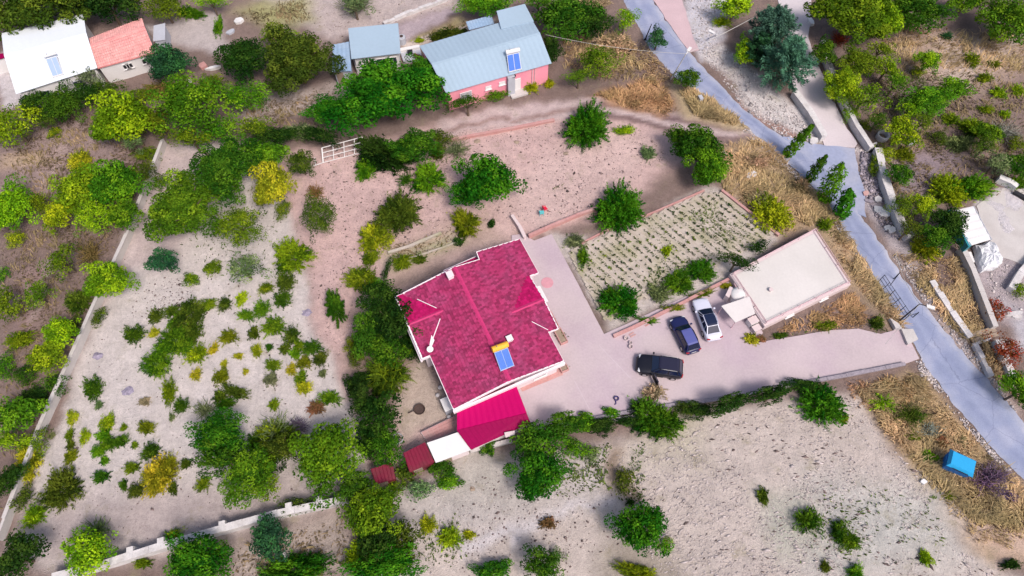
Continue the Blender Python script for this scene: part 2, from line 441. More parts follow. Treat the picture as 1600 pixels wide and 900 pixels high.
M_pinkrail = mat('pink_painted_rail', (.60, .41, .45), .5, .05, 1, 5)
M_terra = mat('terracotta_paving', (.48, .25, .24), .85, .16, 1.2, 6, .2, island=.2, tint=(.52, .36, .34), tint_amt=.5)
M_grey = mat('grey_sheet', (.42, .43, .49), .6, .10, .8, 6)
M_dark = mat('dark_void', (.02, .02, .025), .6, .2, 1, 5)
M_black = mat('black_metal', (.012, .013, .02), .45, .1, 2, 8)
M_rust = mat('rusty_iron', (.07, .045, .04), .7, .3, 3, 9)
M_solar = mat('solar_glass', (.085, .19, .60), .22, .06, 1, 4, spec=.5)
M_solar2 = mat('solar_glass_pale', (.36, .46, .68), .25, .06, 1, 4, spec=.5)
M_yellow = mat('yellow_tank', (.80, .42, .04), .45, .08, 1, 5)
M_tarp = mat('pale_tarp', (.66, .66, .70), .6, .12, 2, 8, .6)
M_bin = mat('blue_plastic', (.02, .33, .66), .45, .07, 1, 5)
M_binside = mat('blue_plastic_shaded', (.012, .16, .50), .45, .07, 1, 5)  # same plastic as the lid, with the shade of the sides put into the colour
M_wood = mat('weathered_wood', (.30, .23, .18), .85, .2, 2, 10, .4)
M_bark = mat('bark', (.13, .095, .07), .95, .3, 4, 14, .6)
M_wire = mat('wire', (.50, .48, .46), .5, .02, 1, 4)
M_glass = mat('window_glass', (.03, .04, .06), .12, .05, 1, 3, spec=.6)
M_red = mat('red_plastic', (.65, .02, .06), .4, .05, 1, 5)
M_cyan = mat('turquoise_plastic', (.12, .55, .60), .4, .05, 1, 5)
M_rubber = mat('tyre_rubber', (.015, .015, .017), .85, .1, 4, 12)
M_chrome = mat('rim_alloy', (.5, .5, .53), .3, .05, 4, 9, metal=.8)
M_plot = mat('garden_soil', (.46, .395, .35), .95, .16, .8, 9, .6, tint=(.32, .30, .18), tint_amt=.8)
M_lamp = mat('lamp_glass', (.75, .75, .78), .2, .03, 2, 6)
M_tail = mat('tail_glass', (.35, .01, .02), .2, .03, 2, 6)

# ------------------------------------------------------------------ roads, lanes, courtyard (each its own sheet)
def ragged(poly, amp, step=0.5, seed=0):
    out = []
    for a, b in zip(poly, poly[1:] + poly[:1]):
        d = math.dist(a, b); n = max(1, int(d / step))
        for i in range(n): out.append(lerp(a, b, i / n))
    P = np.array(out)
    return [tuple(p) for p in P + (np.stack([fbm(P, 1.7, seed), fbm(P, 1.7, seed + 5)], 1) - 0.5) * 2 * amp]

def sheet(name, poly, z, m, label, amp=0.25, seed=0, depth=0.16):
    p = ragged(W(poly), amp, .5, seed) if amp else W(poly)
    o = MB().prism(p, z - depth, z).build(name, m)
    return tag(o, label, kind='structure')
def road_mat():
    m, t, bs = nodes_of('asphalt'); N, L = t.nodes, t.links
    geo = N.new('ShaderNodeNewGeometry'); ac = N.new('ShaderNodeAttribute'); ac.attribute_name = 'across'
    def tex(kind, s, d=5):
        n = N.new(kind); n.inputs['Scale'].default_value = s
        if 'Detail' in n.inputs: n.inputs['Detail'].default_value = d
        L.new(geo.outputs['Position'], n.inputs['Vector']); return n
    def ramp(src, pts):
        r = N.new('ShaderNodeValToRGB'); e = r.color_ramp.elements
        while len(e) < len(pts): e.new(.5)
        for q, (p, c) in zip(e, pts): q.position = p; q.color = (*c, 1) if len(c) == 3 else c
        L.new(src, r.inputs[0]); return r.outputs[0]
    n1 = tex('ShaderNodeTexNoise', .35, 8); n2 = tex('ShaderNodeTexNoise', 2.2, 6)
    base = ramp(n1.outputs[0], [(.30, (.235, .265, .385)), (.5, (.275, .305, .44)), (.68, (.34, .36, .48))])
    # polished wheel tracks and dusty edges, worn in along the road
    jit = N.new('ShaderNodeMath'); jit.operation = 'MULTIPLY_ADD'; L.new(n2.outputs[0], jit.inputs[0]); jit.inputs[1].default_value = .16; L.new(ac.outputs['Fac'], jit.inputs[2])
    lane = ramp(jit.outputs[0], [(.06, (1.22, 1.16, 1.04)), (.20, (1, 1, 1)), (.36, (.86, .87, .91)), (.50, (1.02, 1.02, 1.02)), (.70, (.86, .87, .91)), (.88, (1, 1, 1)), (.99, (1.22, 1.16, 1.04))])
    mx = N.new('ShaderNodeMix'); mx.data_type = 'RGBA'; mx.blend_type = 'MULTIPLY'; mx.inputs[0].default_value = 1; L.new(base, mx.inputs[6]); L.new(lane, mx.inputs[7])
    vo = N.new('ShaderNodeTexVoronoi'); vo.feature = 'DISTANCE_TO_EDGE'; vo.inputs['Scale'].default_value = .28; wv = N.new('ShaderNodeMix'); wv.data_type = 'RGBA'; wv.inputs[0].default_value = .25
    L.new(geo.outputs['Position'], wv.inputs[6]); L.new(n2.outputs['Color'], wv.inputs[7]); L.new(wv.outputs[2], vo.inputs['Vector'])
    cr = ramp(vo.outputs['Distance'], [(.0, (.62, .62, .66)), (.008, (1, 1, 1))])
    m2 = N.new('ShaderNodeMix'); m2.data_type = 'RGBA'; m2.blend_type = 'MULTIPLY'; m2.inputs[0].default_value = .8; L.new(mx.outputs[2], m2.inputs[6]); L.new(cr, m2.inputs[7])
    fine = tex('ShaderNodeTexNoise', 14, 4); fr = ramp(fine.outputs[0], [(.35, (.86, .86, .87)), (.6, (1.06, 1.06, 1.06))])
    m3 = N.new('ShaderNodeMix'); m3.data_type = 'RGBA'; m3.blend_type = 'MULTIPLY'; m3.inputs[0].default_value = .7; L.new(m2.outputs[2], m3.inputs[6]); L.new(fr, m3.inputs[7])
    L.new(m3.outputs[2], bs.inputs['Base Color']); bs.inputs['Roughness'].default_value = .85; bs.inputs['Specular IOR Level'].default_value = .15
    bp = N.new('ShaderNodeBump'); bp.inputs['Strength'].default_value = .25; bp.inputs['Distance'].default_value = .03; L.new(fine.outputs[0], bp.inputs['Height']); L.new(bp.outputs[0], bs.inputs['Normal'])
    return m
def resample(pts, n):
    P = np.array(pts); d = np.concatenate([[0], np.cumsum(np.hypot(*np.diff(P, axis=0).T))]); s = np.linspace(0, d[-1], n)
    return np.stack([np.interp(s, d, P[:, 0]), np.interp(s, d, P[:, 1])], 1)
li_ = resample(W(ROAD[-1:] + ROAD[:16]), 320); ri_ = resample(W(list(reversed(ROAD[16:-1]))), 320)
# pair the edges by nearest station so that cross lines stay square to the road
ri_ = np.array([ri_[np.argmin(np.hypot(*(ri_ - p).T) + 1e-3 * np.abs(np.arange(320) - i))] for i, p in enumerate(li_)])
for arr, sd_ in ((li_, 3), (ri_, 8)): arr += np.stack([fbm(arr, 1.1, sd_) - .5, fbm(arr, 1.1, sd_ + 4) - .5], 1) * .75
K = 9; tt = np.linspace(0, 1, K)
rv = li_[:, None] * (1 - tt)[None, :, None] + ri_[:, None] * tt[None, :, None]
rz_ = np.full((320, K), .03); rz_[:, 0] = rz_[:, -1] = -.05
idx = np.arange(320 * K).reshape(320, K)
rf = np.stack([idx[:-1, :-1].ravel(), idx[:-1, 1:].ravel(), idx[1:, 1:].ravel(), idx[1:, :-1].ravel()], 1)
ro_ = bpy.data.objects.new('road', np_mesh('road', np.column_stack([rv.reshape(-1, 2), rz_.ravel()]), rf, road_mat(), {'across': ('FLOAT', np.tile(tt, 320))})); COL.objects.link(ro_)
tag(ro_, 'worn bluish grey asphalt road running down the slope past the houses', kind='structure')
JUNC = [(1225, 213), (1262, 222), (1292, 229), (1334, 231), (1340, 262), (1350, 300), (1352, 340), (1300, 320), (1240, 262), (1190, 216)]
sheet('road_junction', JUNC, .026, mat('junction_asphalt', (.285, .315, .45), .85, .12, .4, 3, .25, tint=(.40, .40, .48), tint_amt=.7), 'worn asphalt apron where the concrete lane meets the road', .3, 14)
sheet('side_road', SIDE, .022, M_side, 'pink gravel side road beside the asphalt road', .2, 4)
sheet('lane', LANE, .016, M_lane, 'pale pink concrete lane behind the pine trees', .25, 5)
sheet('courtyard', YARD, .040, M_yard, 'lilac concrete courtyard and driveway with parked cars', .05, 6)
sheet('terrace_pad', PAD, .02, M_conc, 'pale concrete yard beside the white canopy', .2, 7)
M_joint = mat('mortar_joint', (.50, .42, .46), .85, .1, 1, 6)
# lighter joint scored across the courtyard
for i, (a, b) in enumerate((((936, 540), (986, 592)), ((898, 596), (921, 640)))):
    pa, pb = at(*a), at(*b); d = (Vector(pb) - Vector(pa)).normalized(); nrm = Vector((-d.y, d.x)) * .035
    q = [tuple(Vector(pa) + nrm), tuple(Vector(pb) + nrm), tuple(Vector(pb) - nrm), tuple(Vector(pa) - nrm)]
    tag(MB().prism(q, .0, .0445).build('pavement_joint', M_joint), kind='structure')

# garden bed, ridged in rows
gp = W(GARDEN)
g0, g1 = Vector(at(1126, 300)), Vector(at(1214, 368)); rowdir = (g1 - g0).normalized(); acr = Vector((-rowdir.y, rowdir.x))
def garden_mesh():
    P = np.array(gp); c = P.mean(0); st = .10
    U = np.array([(p - c) @ np.array(acr) for p in P]); V = np.array([(p - c) @ np.array(rowdir) for p in P])
    us, vs = np.arange(U.min(), U.max(), st), np.arange(V.min(), V.max(), .4)
    UU, VV = np.meshgrid(us, vs); Q = c + UU.ravel()[:, None] * np.array(acr) + VV.ravel()[:, None] * np.array(rowdir)
    ph = (UU.ravel() / .8 + .5) % 1 - .5; z = .10 - .20 * np.exp(-((np.abs(ph) - .5) / .11) ** 2) + (fbm(Q, .6, 5) - .5) * .09
    ok = sdist(Q, gp) < 0
    i = np.arange(len(Q)).reshape(len(vs), len(us)); f = np.stack([i[:-1, :-1].ravel(), i[:-1, 1:].ravel(), i[1:, 1:].ravel(), i[1:, :-1].ravel()], 1)
    f = f[ok[f].all(1)]
    us_, inv = np.unique(f, return_inverse=True)
    return np_mesh('garden_bed', np.column_stack([Q, z])[us_], inv.reshape(f.shape), M_plot), c
gme2, gc = garden_mesh()
gbo = bpy.data.objects.new('garden_bed', gme2); COL.objects.link(gbo)
tag(gbo, 'vegetable plot of pale ridged rows', kind='structure')

# ------------------------------------------------------------------ walls
def wall_run(name, pts_px, h, th, m, label, cat='wall', piece=1.3, cap_over=.06, cap_m=None, cap_h=.09, skip=(), group=None, buttress=(), base=-.2):
    pts = [Vector(at(*p)) for p in pts_px]
    c = sum(pts, Vector((0, 0))) / len(pts)
    t = thing(name, label, cat, (c.x, c.y, 0), group=group)
    body = MB(); L, Rr = [], []
    for i, p in enumerate(pts):
        d = (pts[min(i + 1, len(pts) - 1)] - pts[max(i - 1, 0)]).normalized(); nn = Vector((-d.y, d.x)) * th / 2
        L.append(p + nn); Rr.append(p - nn)
    body.prism([tuple(q) for q in L] + [tuple(q) for q in reversed(Rr)], base, h)
    body.build('wall_body', m, t)
    if cap_m:
        k = 0
        for a, b in zip(pts, pts[1:]):
            n = max(1, round((b - a).length / piece)); d = (b - a).normalized(); ang = math.atan2(d.y, d.x)
            for i in range(n):
                k += 1
                if k in skip: continue
                mid = a + (b - a) * ((i + .5) / n)
                ln = (b - a).length / n - .02
                MB().box((mid.x, mid.y, h + cap_h / 2 + random.uniform(-.012, .012)), (ln, th + 2 * cap_over + random.uniform(-.03, .03), cap_h), ang + random.uniform(-.012, .012)).build('coping_stone', cap_m, t)
    for bx, by in buttress:
        p = Vector(at(bx, by)); MB().box((p.x, p.y, h / 2 + .06), (.55, th + .42, h + .14), math.atan2((pts[-1] - pts[0]).y, (pts[-1] - pts[0]).x)).build('buttress', cap_m or m, t)
    return t

wall_run('boundary_wall', [(260, 226), (205, 372), (150, 492), (118, 565), (72, 668), (40, 752), (5, 845)], 1.0, .24, M_conc, 'long straight concrete boundary wall between scrubland and pale sandy field', cap_m=M_conc, piece=2.0, skip=(6, 7, 24))
wall_run('stone_wall', [(95, 904), (180, 882), (275, 852), (360, 828), (440, 806), (545, 784)], 1.3, .5, M_stone, 'whitish stone wall along the lower edge of the sandy field', cap_m=M_stone, piece=1.6, buttress=((215, 866), (262, 852), (356, 826), (458, 798), (505, 788)))
wall_run('lane_wall', [(1238, 150), (1262, 182), (1284, 220)], .9, .6, M_stone, 'thick whitish stone wall on the road side of the concrete lane', cap_m=M_stone, piece=1.1, cap_over=.1)
wall_run('lane_wall', [(1285, 90), (1300, 130), (1314, 165), (1335, 205), (1357, 238)], .9, .5, M_stone, 'whitish wall edging the concrete lane on the green scrub side', cap_m=M_stone, piece=1.4, cap_over=.05)
wall_run('roadside_wall', [(1366, 240), (1376, 285), (1390, 325), (1402, 355), (1417, 376)], 1.0, .75, M_stone, 'broken whitish wall beside the rubble heap and the road', cap_m=M_stone, piece=1.0, skip=(3, 8))
wall_run('canopy_wall', [(1496, 392), (1512, 425), (1526, 462), (1540, 498), (1547, 516)], .9, .45, M_conc, 'grey concrete wall running down from the tarpaulin pile', cap_m=M_conc, piece=1.7)
wall_run('low_wall', [(1452, 442), (1470, 470), (1490, 500), (1512, 530)], .5, .5, M_stone, 'low crumbling wall between road and dry bank, above the footbridge', cap_m=M_stone, piece=.8, cap_over=.08, skip=(2, 5))
wall_run('low_wall', [(1520, 540), (1532, 562), (1545, 590)], .4, .4, M_stone, 'low crumbling kerb wall below the footbridge', cap_m=M_stone, piece=.8, skip=(3,))
wall_run('block_wall', [(1553, 536), (1562, 558), (1566, 565)], .8, .7, M_stone, 'short thick stone wall stub beside the dark red shrub', cap_m=M_stone, piece=1.2)
wall_run('block_wall', [(1567, 572), (1574, 592), (1580, 604)], .8, .6, M_stone, 'stone wall stub beside the bright green bush at the frame edge', cap_m=M_stone, piece=1.2)
wall_run('garden_kerb', [(908, 381), (945, 362), (1020, 333), (1100, 298)], .22, .16, M_terra, 'thin reddish kerb along the upper edge of the vegetable plot', piece=3)
wall_run('garden_kerb', [(1127, 299), (1170, 333), (1216, 369)], .24, .2, M_terra, 'thin reddish kerb between vegetable plot and dry grass bank', cap_m=M_terra, piece=1.5)
wall_run('yard_kerb', [(1142, 436), (1075, 470), (1000, 508), (958, 527)], .3, .25, M_terra, 'reddish kerb bed edging courtyard and vegetable plot', cap_m=M_terra, piece=1.4, cap_over=.03)
wall_run('terrace_wall', [(866, 190), (800, 203), (735, 215), (700, 222)], .35, .22, M_terra, 'thin pink retaining wall under the dirt track', cap_m=M_terra, piece=2.2)
wall_run('terrace_wall', [(826, 372), (850, 361), (900, 340), (962, 318)], .5, .2, M_terra, 'low brown wall between pink soil and the courtyard corner', cap_m=M_terra, piece=2.0)
wall_run('terrace_wall', [(800, 340), (812, 358), (820, 374)], .5, .25, M_pinkwall, 'short pale pink wall at the corner of the magenta house', cap_m=M_pinkwall, piece=1.2)
wall_run('garden_wall', [(607, 397), (640, 387), (668, 375), (690, 366)], .3, .2, M_plot, 'thin pale wall of the grassy terrace above the magenta house', cap_m=M_plot, piece=1.6)
wall_run('garden_wall', [(607, 415), (650, 402), (700, 385), (722, 375)], .22, .18, M_plot, 'lower thin pale wall of the grassy terrace', piece=1.6)
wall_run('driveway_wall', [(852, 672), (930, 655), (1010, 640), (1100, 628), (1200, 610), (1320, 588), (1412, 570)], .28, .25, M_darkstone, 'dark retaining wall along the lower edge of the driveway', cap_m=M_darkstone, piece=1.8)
wall_run('planting_wall', [(940, 662), (1000, 650), (1040, 640)], .3, .25, M_terra, 'short pale pink wall inside the hedge below the driveway', cap_m=M_pinkwall, piece=1.6)
wall_run('shed_wall', [(735, 706), (765, 699), (800, 690)], .5, .3, M_conc, 'grey concrete wall behind the white shed and crimson roof', cap_m=M_conc, piece=1.4)
wall_run('track_wall', [(600, 40), (635, 24), (675, 10), (700, 0)], .4, .4, M_stone, 'row of pale stones along the dirt track above the blue roofed house', cap_m=M_stone, piece=.9, cap_over=.05, skip=(2, 6, 9))
wall_run('pen_wall', [(1575, 455), (1590, 430), (1612, 405)], .6, .6, M_stone, 'rough grey stone wall at the frame edge past the tarpaulin', cap_m=M_stone, piece=.9)
wall_run('yard_wall', [(1555, 283), (1572, 290), (1583, 298)], .8, .55, M_white, 'short white wall at the corner of the concrete yard', cap_m=M_white, piece=2)
wall_run('field_wall', [(447, 865), (452, 882)], .7, .2, M_conc, 'thin grey wall stub beside the blue green tree', piece=3)
wall_run('field_wall', [(571, 842), (575, 862)], .9, .2, M_conc, 'grey post like wall stub in the dark trees', piece=3)

# ------------------------------------------------------------------ building helpers
def wall_ring(t, poly, z0, z1, m, name='wall', th=.25):
    """four or more separate wall faces as one ring body"""
    poly = ccw(poly); inn = inset(poly, th); mb = MB(); n = len(poly)
    zt = z1 if isinstance(z1, list) else [z1] * n
    for i in range(n):
        j = (i + 1) % n
        a, b, c, d = poly[i], poly[j], inn[j], inn[i]
        vs = [(a[0], a[1], z0), (b[0], b[1], z0), (c[0], c[1], z0), (d[0], d[1], z0), (a[0], a[1], zt[i]), (b[0], b[1], zt[j]), (c[0], c[1], zt[j]), (d[0], d[1], zt[i])]
        mb.add(vs, [(0, 1, 5, 4), (2, 3, 7, 6), (4, 5, 6, 7), (3, 2, 1, 0)])
    return mb.build(name, m, t)

def window(t, a, b, f, wd, z, h, frame_m, glass_m, name='window', mull=1, proud=.03):
    """framed window on the wall line a>b (outside on the right hand of a>b for a ccw footprint), at fraction f"""
    a, b = Vector(a), Vector(b); d = (b - a).normalized(); nn = Vector((d.y, -d.x)); p = a + (b - a) * f + nn * proud; ang = math.atan2(d.y, d.x)
    fr = MB(); e = .07
    def bx(du, dz, w_, h_, th=.08): fr.box((p.x + d.x * du, p.y + d.y * du, z + dz), (w_, th, h_), ang)
    bx(0, h / 2 - e / 2, wd, e); bx(0, -h / 2 + e / 2, wd, e); bx(-wd / 2 + e / 2, 0, e, h - 2 * e); bx(wd / 2 - e / 2, 0, e, h - 2 * e)
    for k in range(mull): bx(-wd / 2 + wd * (k + 1) / (mull + 1), 0, .05, h - 2 * e, .07)
    o = fr.build(name, frame_m, t)
    for k in range(mull + 1):
        ww = wd / (mull + 1); u = -wd / 2 + ww * (k + .5)
        MB().box((p.x + d.x * u, p.y + d.y * u, z), (ww - .09, .03, h - 2 * e), ang).build('pane', glass_m, o)
    s = MB().box((p.x + nn.x * .05, p.y + nn.y * .05, z - h / 2 - .035), (wd + .16, .18, .06), ang).build('sill', frame_m, o)
    return o

def corrugated(t, quad, m, name='roof_sheet', pitch=.30, amp=.03, th=.03):
    """ribbed metal sheet over a quad a,b,c,d (ribs run a>d), 3-D corners"""
    a, b, c, d = [Vector(p) for p in quad]; n = max(4, int((b - a).length / pitch)) * 4
    mb = MB(); vs = []
    nrm = (b - a).cross(d - a).normalized()
    if nrm.z < 0: nrm = -nrm
    for i in range(n + 1):
        f = i / n; k = (0, amp, amp, 0)[i % 4]
        vs += [tuple(a.lerp(b, f) + nrm * k), tuple(d.lerp(c, f) + nrm * k)]
    fs = [(2 * i, 2 * i + 2, 2 * i + 3, 2 * i + 1) for i in range(n)]
    mb.add(vs, fs)
    vs2 = [tuple(Vector(p) - nrm * th) for p in (a, b, c, d)]
    mb.add(vs2, [(3, 2, 1, 0)])
    return mb.build(name, m, t)

def W3(poly, zs):
    return [(*at(p[0], p[1], z), z) for p, z in zip(poly, zs if isinstance(zs, (list, tuple)) else [zs] * len(poly))]

# ------------------------------------------------------------------ the magenta house (local frame: u south along the ridge, v west)
HO = Vector(at(812, 372, 3.3)); _a = R(-65.2)
E1 = Vector((math.cos(_a), math.sin(_a))); E2 = Vector((E1.y, -E1.x))
def hp(u, v): p = HO + E1 * u + E2 * v; return (p.x, p.y)
def h3(u, v, z): return (*hp(u, v), z)
hc = hp(7.2, 7.4)
house = thing('house', 'large house with magenta shingle roof of crossing gables', 'house', (*hc, 0))
EAVE = [(0, 0), (4.5, 0), (4.5, 1.2), (11, 1.2), (11, 2.1), (14.3, 2.1), (14.3, 13.4), (8.4, 13.4), (8.4, 14.2), (1.05, 14.2), (1.05, 13.4), (1.0, 8.6), (0, 8.6)]
foot = inset([hp(*p) for p in EAVE], .35)
wall_ring(house, foot, -.2, 3.0, M_wall)
RZ, EZ, RV = 4.35, 3.3, 7.7
SE_, SW_ = (RZ - EZ) / (RV - 1.2), (RZ - EZ) / (13.4 - RV)
zE = lambda u, v: RZ - SE_ * (RV - v)
zW = lambda u, v: RZ - SW_ * (v - RV)
GW_, GE_ = 3.83, 3.82; S2 = .155
zwg = lambda u, v: GW_ - S2 * abs(u - 4.72)
zeg = lambda u, v: GE_ - S2 * abs(u - 7.75)
planes = {
    'east': (zE, [(0, 0), (4.5, 0), (4.5, 1.2), (11, 1.2), (11, 2.1), (14.3, 2.1), (14.3, RV), (.95, RV), (.95, 5.0), (0, 4.9)]),
    'west': (zW, [(.95, RV), (14.3, RV), (14.3, 13.4), (1.0, 13.4)]),
    'west_gable_n': (zwg, [(1.05, 14.2), (1.05, 12.9), (4.72, 10.3), (4.72, 14.2)]),
    'west_gable_s': (zwg, [(4.72, 14.2), (4.72, 10.3), (8.4, 13.0), (8.4, 14.2)]),
    'east_gable_n': (zeg, [(4.5, 1.0), (7.75, 1.0), (7.75, 4.7), (4.5, 1.5)]),
    'east_gable_s': (zeg, [(7.75, 1.0), (11, 1.0), (11, 1.5), (7.75, 4.7)]),
}
deck = MB()
for k, (zf, poly) in planes.items():
    deck.slab([h3(u, v, zf(u, v) - .03) for u, v in poly], .14)
deck.build('roof', M_shingle, house)
# gable end triangles
ge = MB()
for zf, uu, v0, v1 in ((zwg, (1.25, 4.72, 8.2), 13.92, 13.72), (zeg, (4.7, 7.75, 10.8), 1.35, 1.55)):
    pts = [(uu[0], 2.9), (uu[2], 2.9), (uu[2], zf(uu[2], 0) - .2), (uu[1], zf(uu[1], 0) - .2), (uu[0], zf(uu[0], 0) - .2)]
    n = 5; vs = [h3(u, v0, z) for u, z in pts] + [h3(u, v1, z) for u, z in pts]
    ge.add(vs, [tuple(range(n)), tuple(range(2 * n - 1, n - 1, -1))] + [(i, n + i, n + (i + 1) % n, (i + 1) % n) for i in range(n)])
for uu in (1.3, 14.0):
    pts = [(2.4 if uu > 5 else 5.2, 2.9), (13.0, 2.9), (13.0, zW(0, 13.0) - .2), (RV, RZ - .2), (2.4 if uu > 5 else 5.2, zE(0, 2.4 if uu > 5 else 5.2) - .2)]
    n = 5; vs = [h3(uu, v, z) for v, z in pts] + [h3(uu - .2, v, z) for v, z in pts]
    ge.add(vs, [tuple(range(n)), tuple(range(2 * n - 1, n - 1, -1))] + [(i, n + i, n + (i + 1) % n, (i + 1) % n) for i in range(n)])
ge.build('gable_wall', M_wall, house)

def pin(u, v, poly):
    ins = False
    for i in range(len(poly)):
        a, b = poly[i - 1], poly[i]
        if (a[1] > v) != (b[1] > v) and u < a[0] + (v - a[1]) * (b[0] - a[0]) / (b[1] - a[1]): ins = not ins
    return ins
def shingle_field(key, along_u, du, dv, m):
    """overlapping shingle courses over one roof plane; along_u: courses run along u"""
    zf, poly = planes[key]; mb = MB(); r = random.Random(hash(key) % 1000 if False else len(key) * 7)
    us, vs = [p[0] for p in poly], [p[1] for p in poly]
    lo_u, hi_u, lo_v, hi_v = min(us), max(us), min(vs), max(vs)
    others = [planes[k] for k in planes if k != key]
    su, sv = (dv, du) if along_u else (du, dv)
    u, row = lo_u + su / 2, 0
    while u < hi_u:
        v = lo_v + sv / 2; col = 0
        while v < hi_v:
            off = (su / 2 if (along_u and col % 2) else 0); offv = (sv / 2 if (not along_u and row % 2) else 0)
            uu, vv = u + off, v + offv
            if all(pin(uu + a_, vv + b_, poly) for a_ in (-su * .4, su * .4) for b_ in (-sv * .4, sv * .4)) and all(not pin(uu, vv, q) or zf(uu, vv) >= g(uu, vv) - .03 for g, q in others):
                hu, hv = su * .49, sv * .49
                c = [(uu - hu, vv - hv), (uu + hu, vv - hv), (uu + hu, vv + hv), (uu - hu, vv + hv)]
                zc = [zf(*q) for q in c]; lowz = min(zc); t0 = .012 + r.random() * .012
                top = [h3(*q, z + (t0 + .042 if z < lowz + .01 else t0)) for q, z in zip(c, zc)]
                bot = [h3(*q, z - .02) for q, z in zip(c, zc)]
                mb.add(top + bot, [(0, 1, 2, 3), (0, 4, 5, 1), (1, 5, 6, 2), (2, 6, 7, 3), (3, 7, 4, 0)])
            v += sv; col += 1
        u += su; row += 1
    # faces upward
    o = mb.build('shingle', m, house); o['kind'] = 'stuff'
    return o
shingle_field('east', True, .30, .22, M_shingle)
shingle_field('west', True, .30, .22, M_shingle)
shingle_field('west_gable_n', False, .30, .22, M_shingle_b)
shingle_field('west_gable_s', False, .30, .22, M_shingle)
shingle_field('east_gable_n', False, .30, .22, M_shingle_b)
shingle_field('east_gable_s', False, .30, .22, M_shingle)
def ridge(p, q, wd=.30):
    p, q = Vector(p), Vector(q); n = max(1, round((q - p).length / .9)); d = (q - p).normalized(); s = d.cross(Vector((0, 0, 1))).normalized() * wd
    for i in range(n):
        a, b = p.lerp(q, i / n), p.lerp(q, (i + .99) / n)
        up = Vector((0, 0, .075 + (i % 2) * .008)); dn = Vector((0, 0, -.055 + (i % 2) * .008))
        MB().add([tuple(a + s + dn), tuple(a + up), tuple(a - s + dn), tuple(b + s + dn), tuple(b + up), tuple(b - s + dn)], [(0, 3, 4, 1), (1, 4, 5, 2), (0, 1, 2), (3, 5, 4), (0, 2, 5, 3)]).build('ridge_cap', M_ridge, house)
ridge(h3(.95, RV, RZ), h3(14.3, RV, RZ))
ridge(h3(4.72, 14.2, GW_), h3(4.72, 10.5, GW_))
ridge(h3(7.75, 1.0, GE_), h3(7.75, 4.5, GE_))
# white eave boards right round, stepping with the roof
def board(p, q, hgt=.20, th=.075, m=M_fascia, name='fascia'):
    p, q = Vector(p), Vector(q); d = (q - p); ang = math.atan2(d.y, d.x); s = Vector((-math.sin(ang), math.cos(ang), 0)) * th / 2
    vs = [p + s, q + s, q - s, p - s]; vs = [tuple(x + Vector((0, 0, -hgt))) for x in vs] + [tuple(x + Vector((0, 0, .035))) for x in vs]
    return MB().add(vs, [(3, 2, 1, 0), (4, 5, 6, 7), (0, 1, 5, 4), (1, 2, 6, 5), (2, 3, 7, 6), (3, 0, 4, 7)]).build(name, m, house)
o_ = .05
for a, b in [((0, 0), (4.5, 0)), ((4.5, 0), (4.5, 1.0)), ((11, 1.0), (11, 2.1)), ((11, 2.1), (14.3, 2.1)), ((14.3, 2.1), (14.3, RV)), ((.0, 0), (0, 4.9)), ((0, 4.9), (.95, 5.0)), ((.95, 5.0), (.95, RV))]:
    board(h3(*a, zE(*a)), h3(*b, zE(*b)))
for a, b in [((14.3, RV), (14.3, 13.4)), ((14.3, 13.4), (8.4, 13.4)), ((.95, RV), (1.0, 13.4))]:
    board(h3(*a, zW(*a)), h3(*b, zW(*b)), .26, .12)
for a, b in [((1.05, 14.2), (4.72, 14.2)), ((4.72, 14.2), (8.4, 14.2)), ((8.4, 14.2), (8.4, 13.0)), ((1.05, 14.2), (1.05, 13.0))]:
    board(h3(*a, zwg(*a)), h3(*b, zwg(*b)), .26, .15)
for a, b in [((4.5, 1.0), (7.75, 1.0)), ((7.75, 1.0), (11, 1.0))]:
    board(h3(*a, zeg(*a)), h3(*b, zeg(*b)), .24, .09)
# south gutter: a wide white band below the eave
board(h3(14.42, 2.0, 3.16), h3(14.42, 13.5, 3.16), .42, .2, M_fascia, 'gutter')
board(h3(8.45, 14.32, 2.9), h3(1.0, 14.32, 2.9), .2, .2, M_fascia, 'gutter')
# lower recessed roof patch
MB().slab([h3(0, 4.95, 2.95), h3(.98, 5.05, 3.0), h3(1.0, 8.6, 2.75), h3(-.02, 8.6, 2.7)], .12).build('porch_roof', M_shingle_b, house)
board(h3(-.05, 4.95, 2.97), h3(-.05, 8.6, 2.72), .16, .08); board(h3(-.05, 8.62, 2.72), h3(1.0, 8.62, 2.76), .16, .08)
# flashing strips in the valleys, chimney, vent
def zroof(u, v):
    return max(zf(u, v) for zf, poly in planes.values() if pin(u, v, poly))
def v3(u, v, dz=0.0): return h3(u, v, zroof(u, v) + dz)
def flash(p, q, wd):
    p, q = Vector(p), Vector(q); s = (q - p).cross(Vector((0, 0, 1))).normalized() * wd; up = Vector((0, 0, .07))
    MB().slab([tuple(p + s + up), tuple(q + s + up), tuple(q - s + up), tuple(p - s + up)], .03).build('valley_flashing', M_fascia, house)
flash(v3(2.35, 12.35), v3(4.2, 11.0), .035)
flash(v3(5.4, 11.1), v3(7.4, 12.9), .04)
flash(v3(9.4, 3.1), v3(10.8, 2.0), .03)
MB().slab([v3(6.6, 12.5, .1), v3(7.5, 13.1, .1), v3(8.0, 13.25, .1), v3(7.2, 12.45, .1)], .05).build('valley_flashing', M_fascia, house)
ch = MB().box(h3(1.75, 8.5, 4.3), (.62, .55, .9), _a).build('chimney', M_fascia, house)
MB().box(h3(1.75, 8.5, 4.79), (.74, .66, .08), _a).build('chimney_cap', M_wall, ch)
vb = MB().box(h3(10.4, 5.95, 4.2), (.5, .5, .5), _a).build('roof_vent', M_white, house)
MB().box(h3(10.4, 5.95, 4.48), (.6, .6, .06), _a).build('vent_cap', M_white, vb)
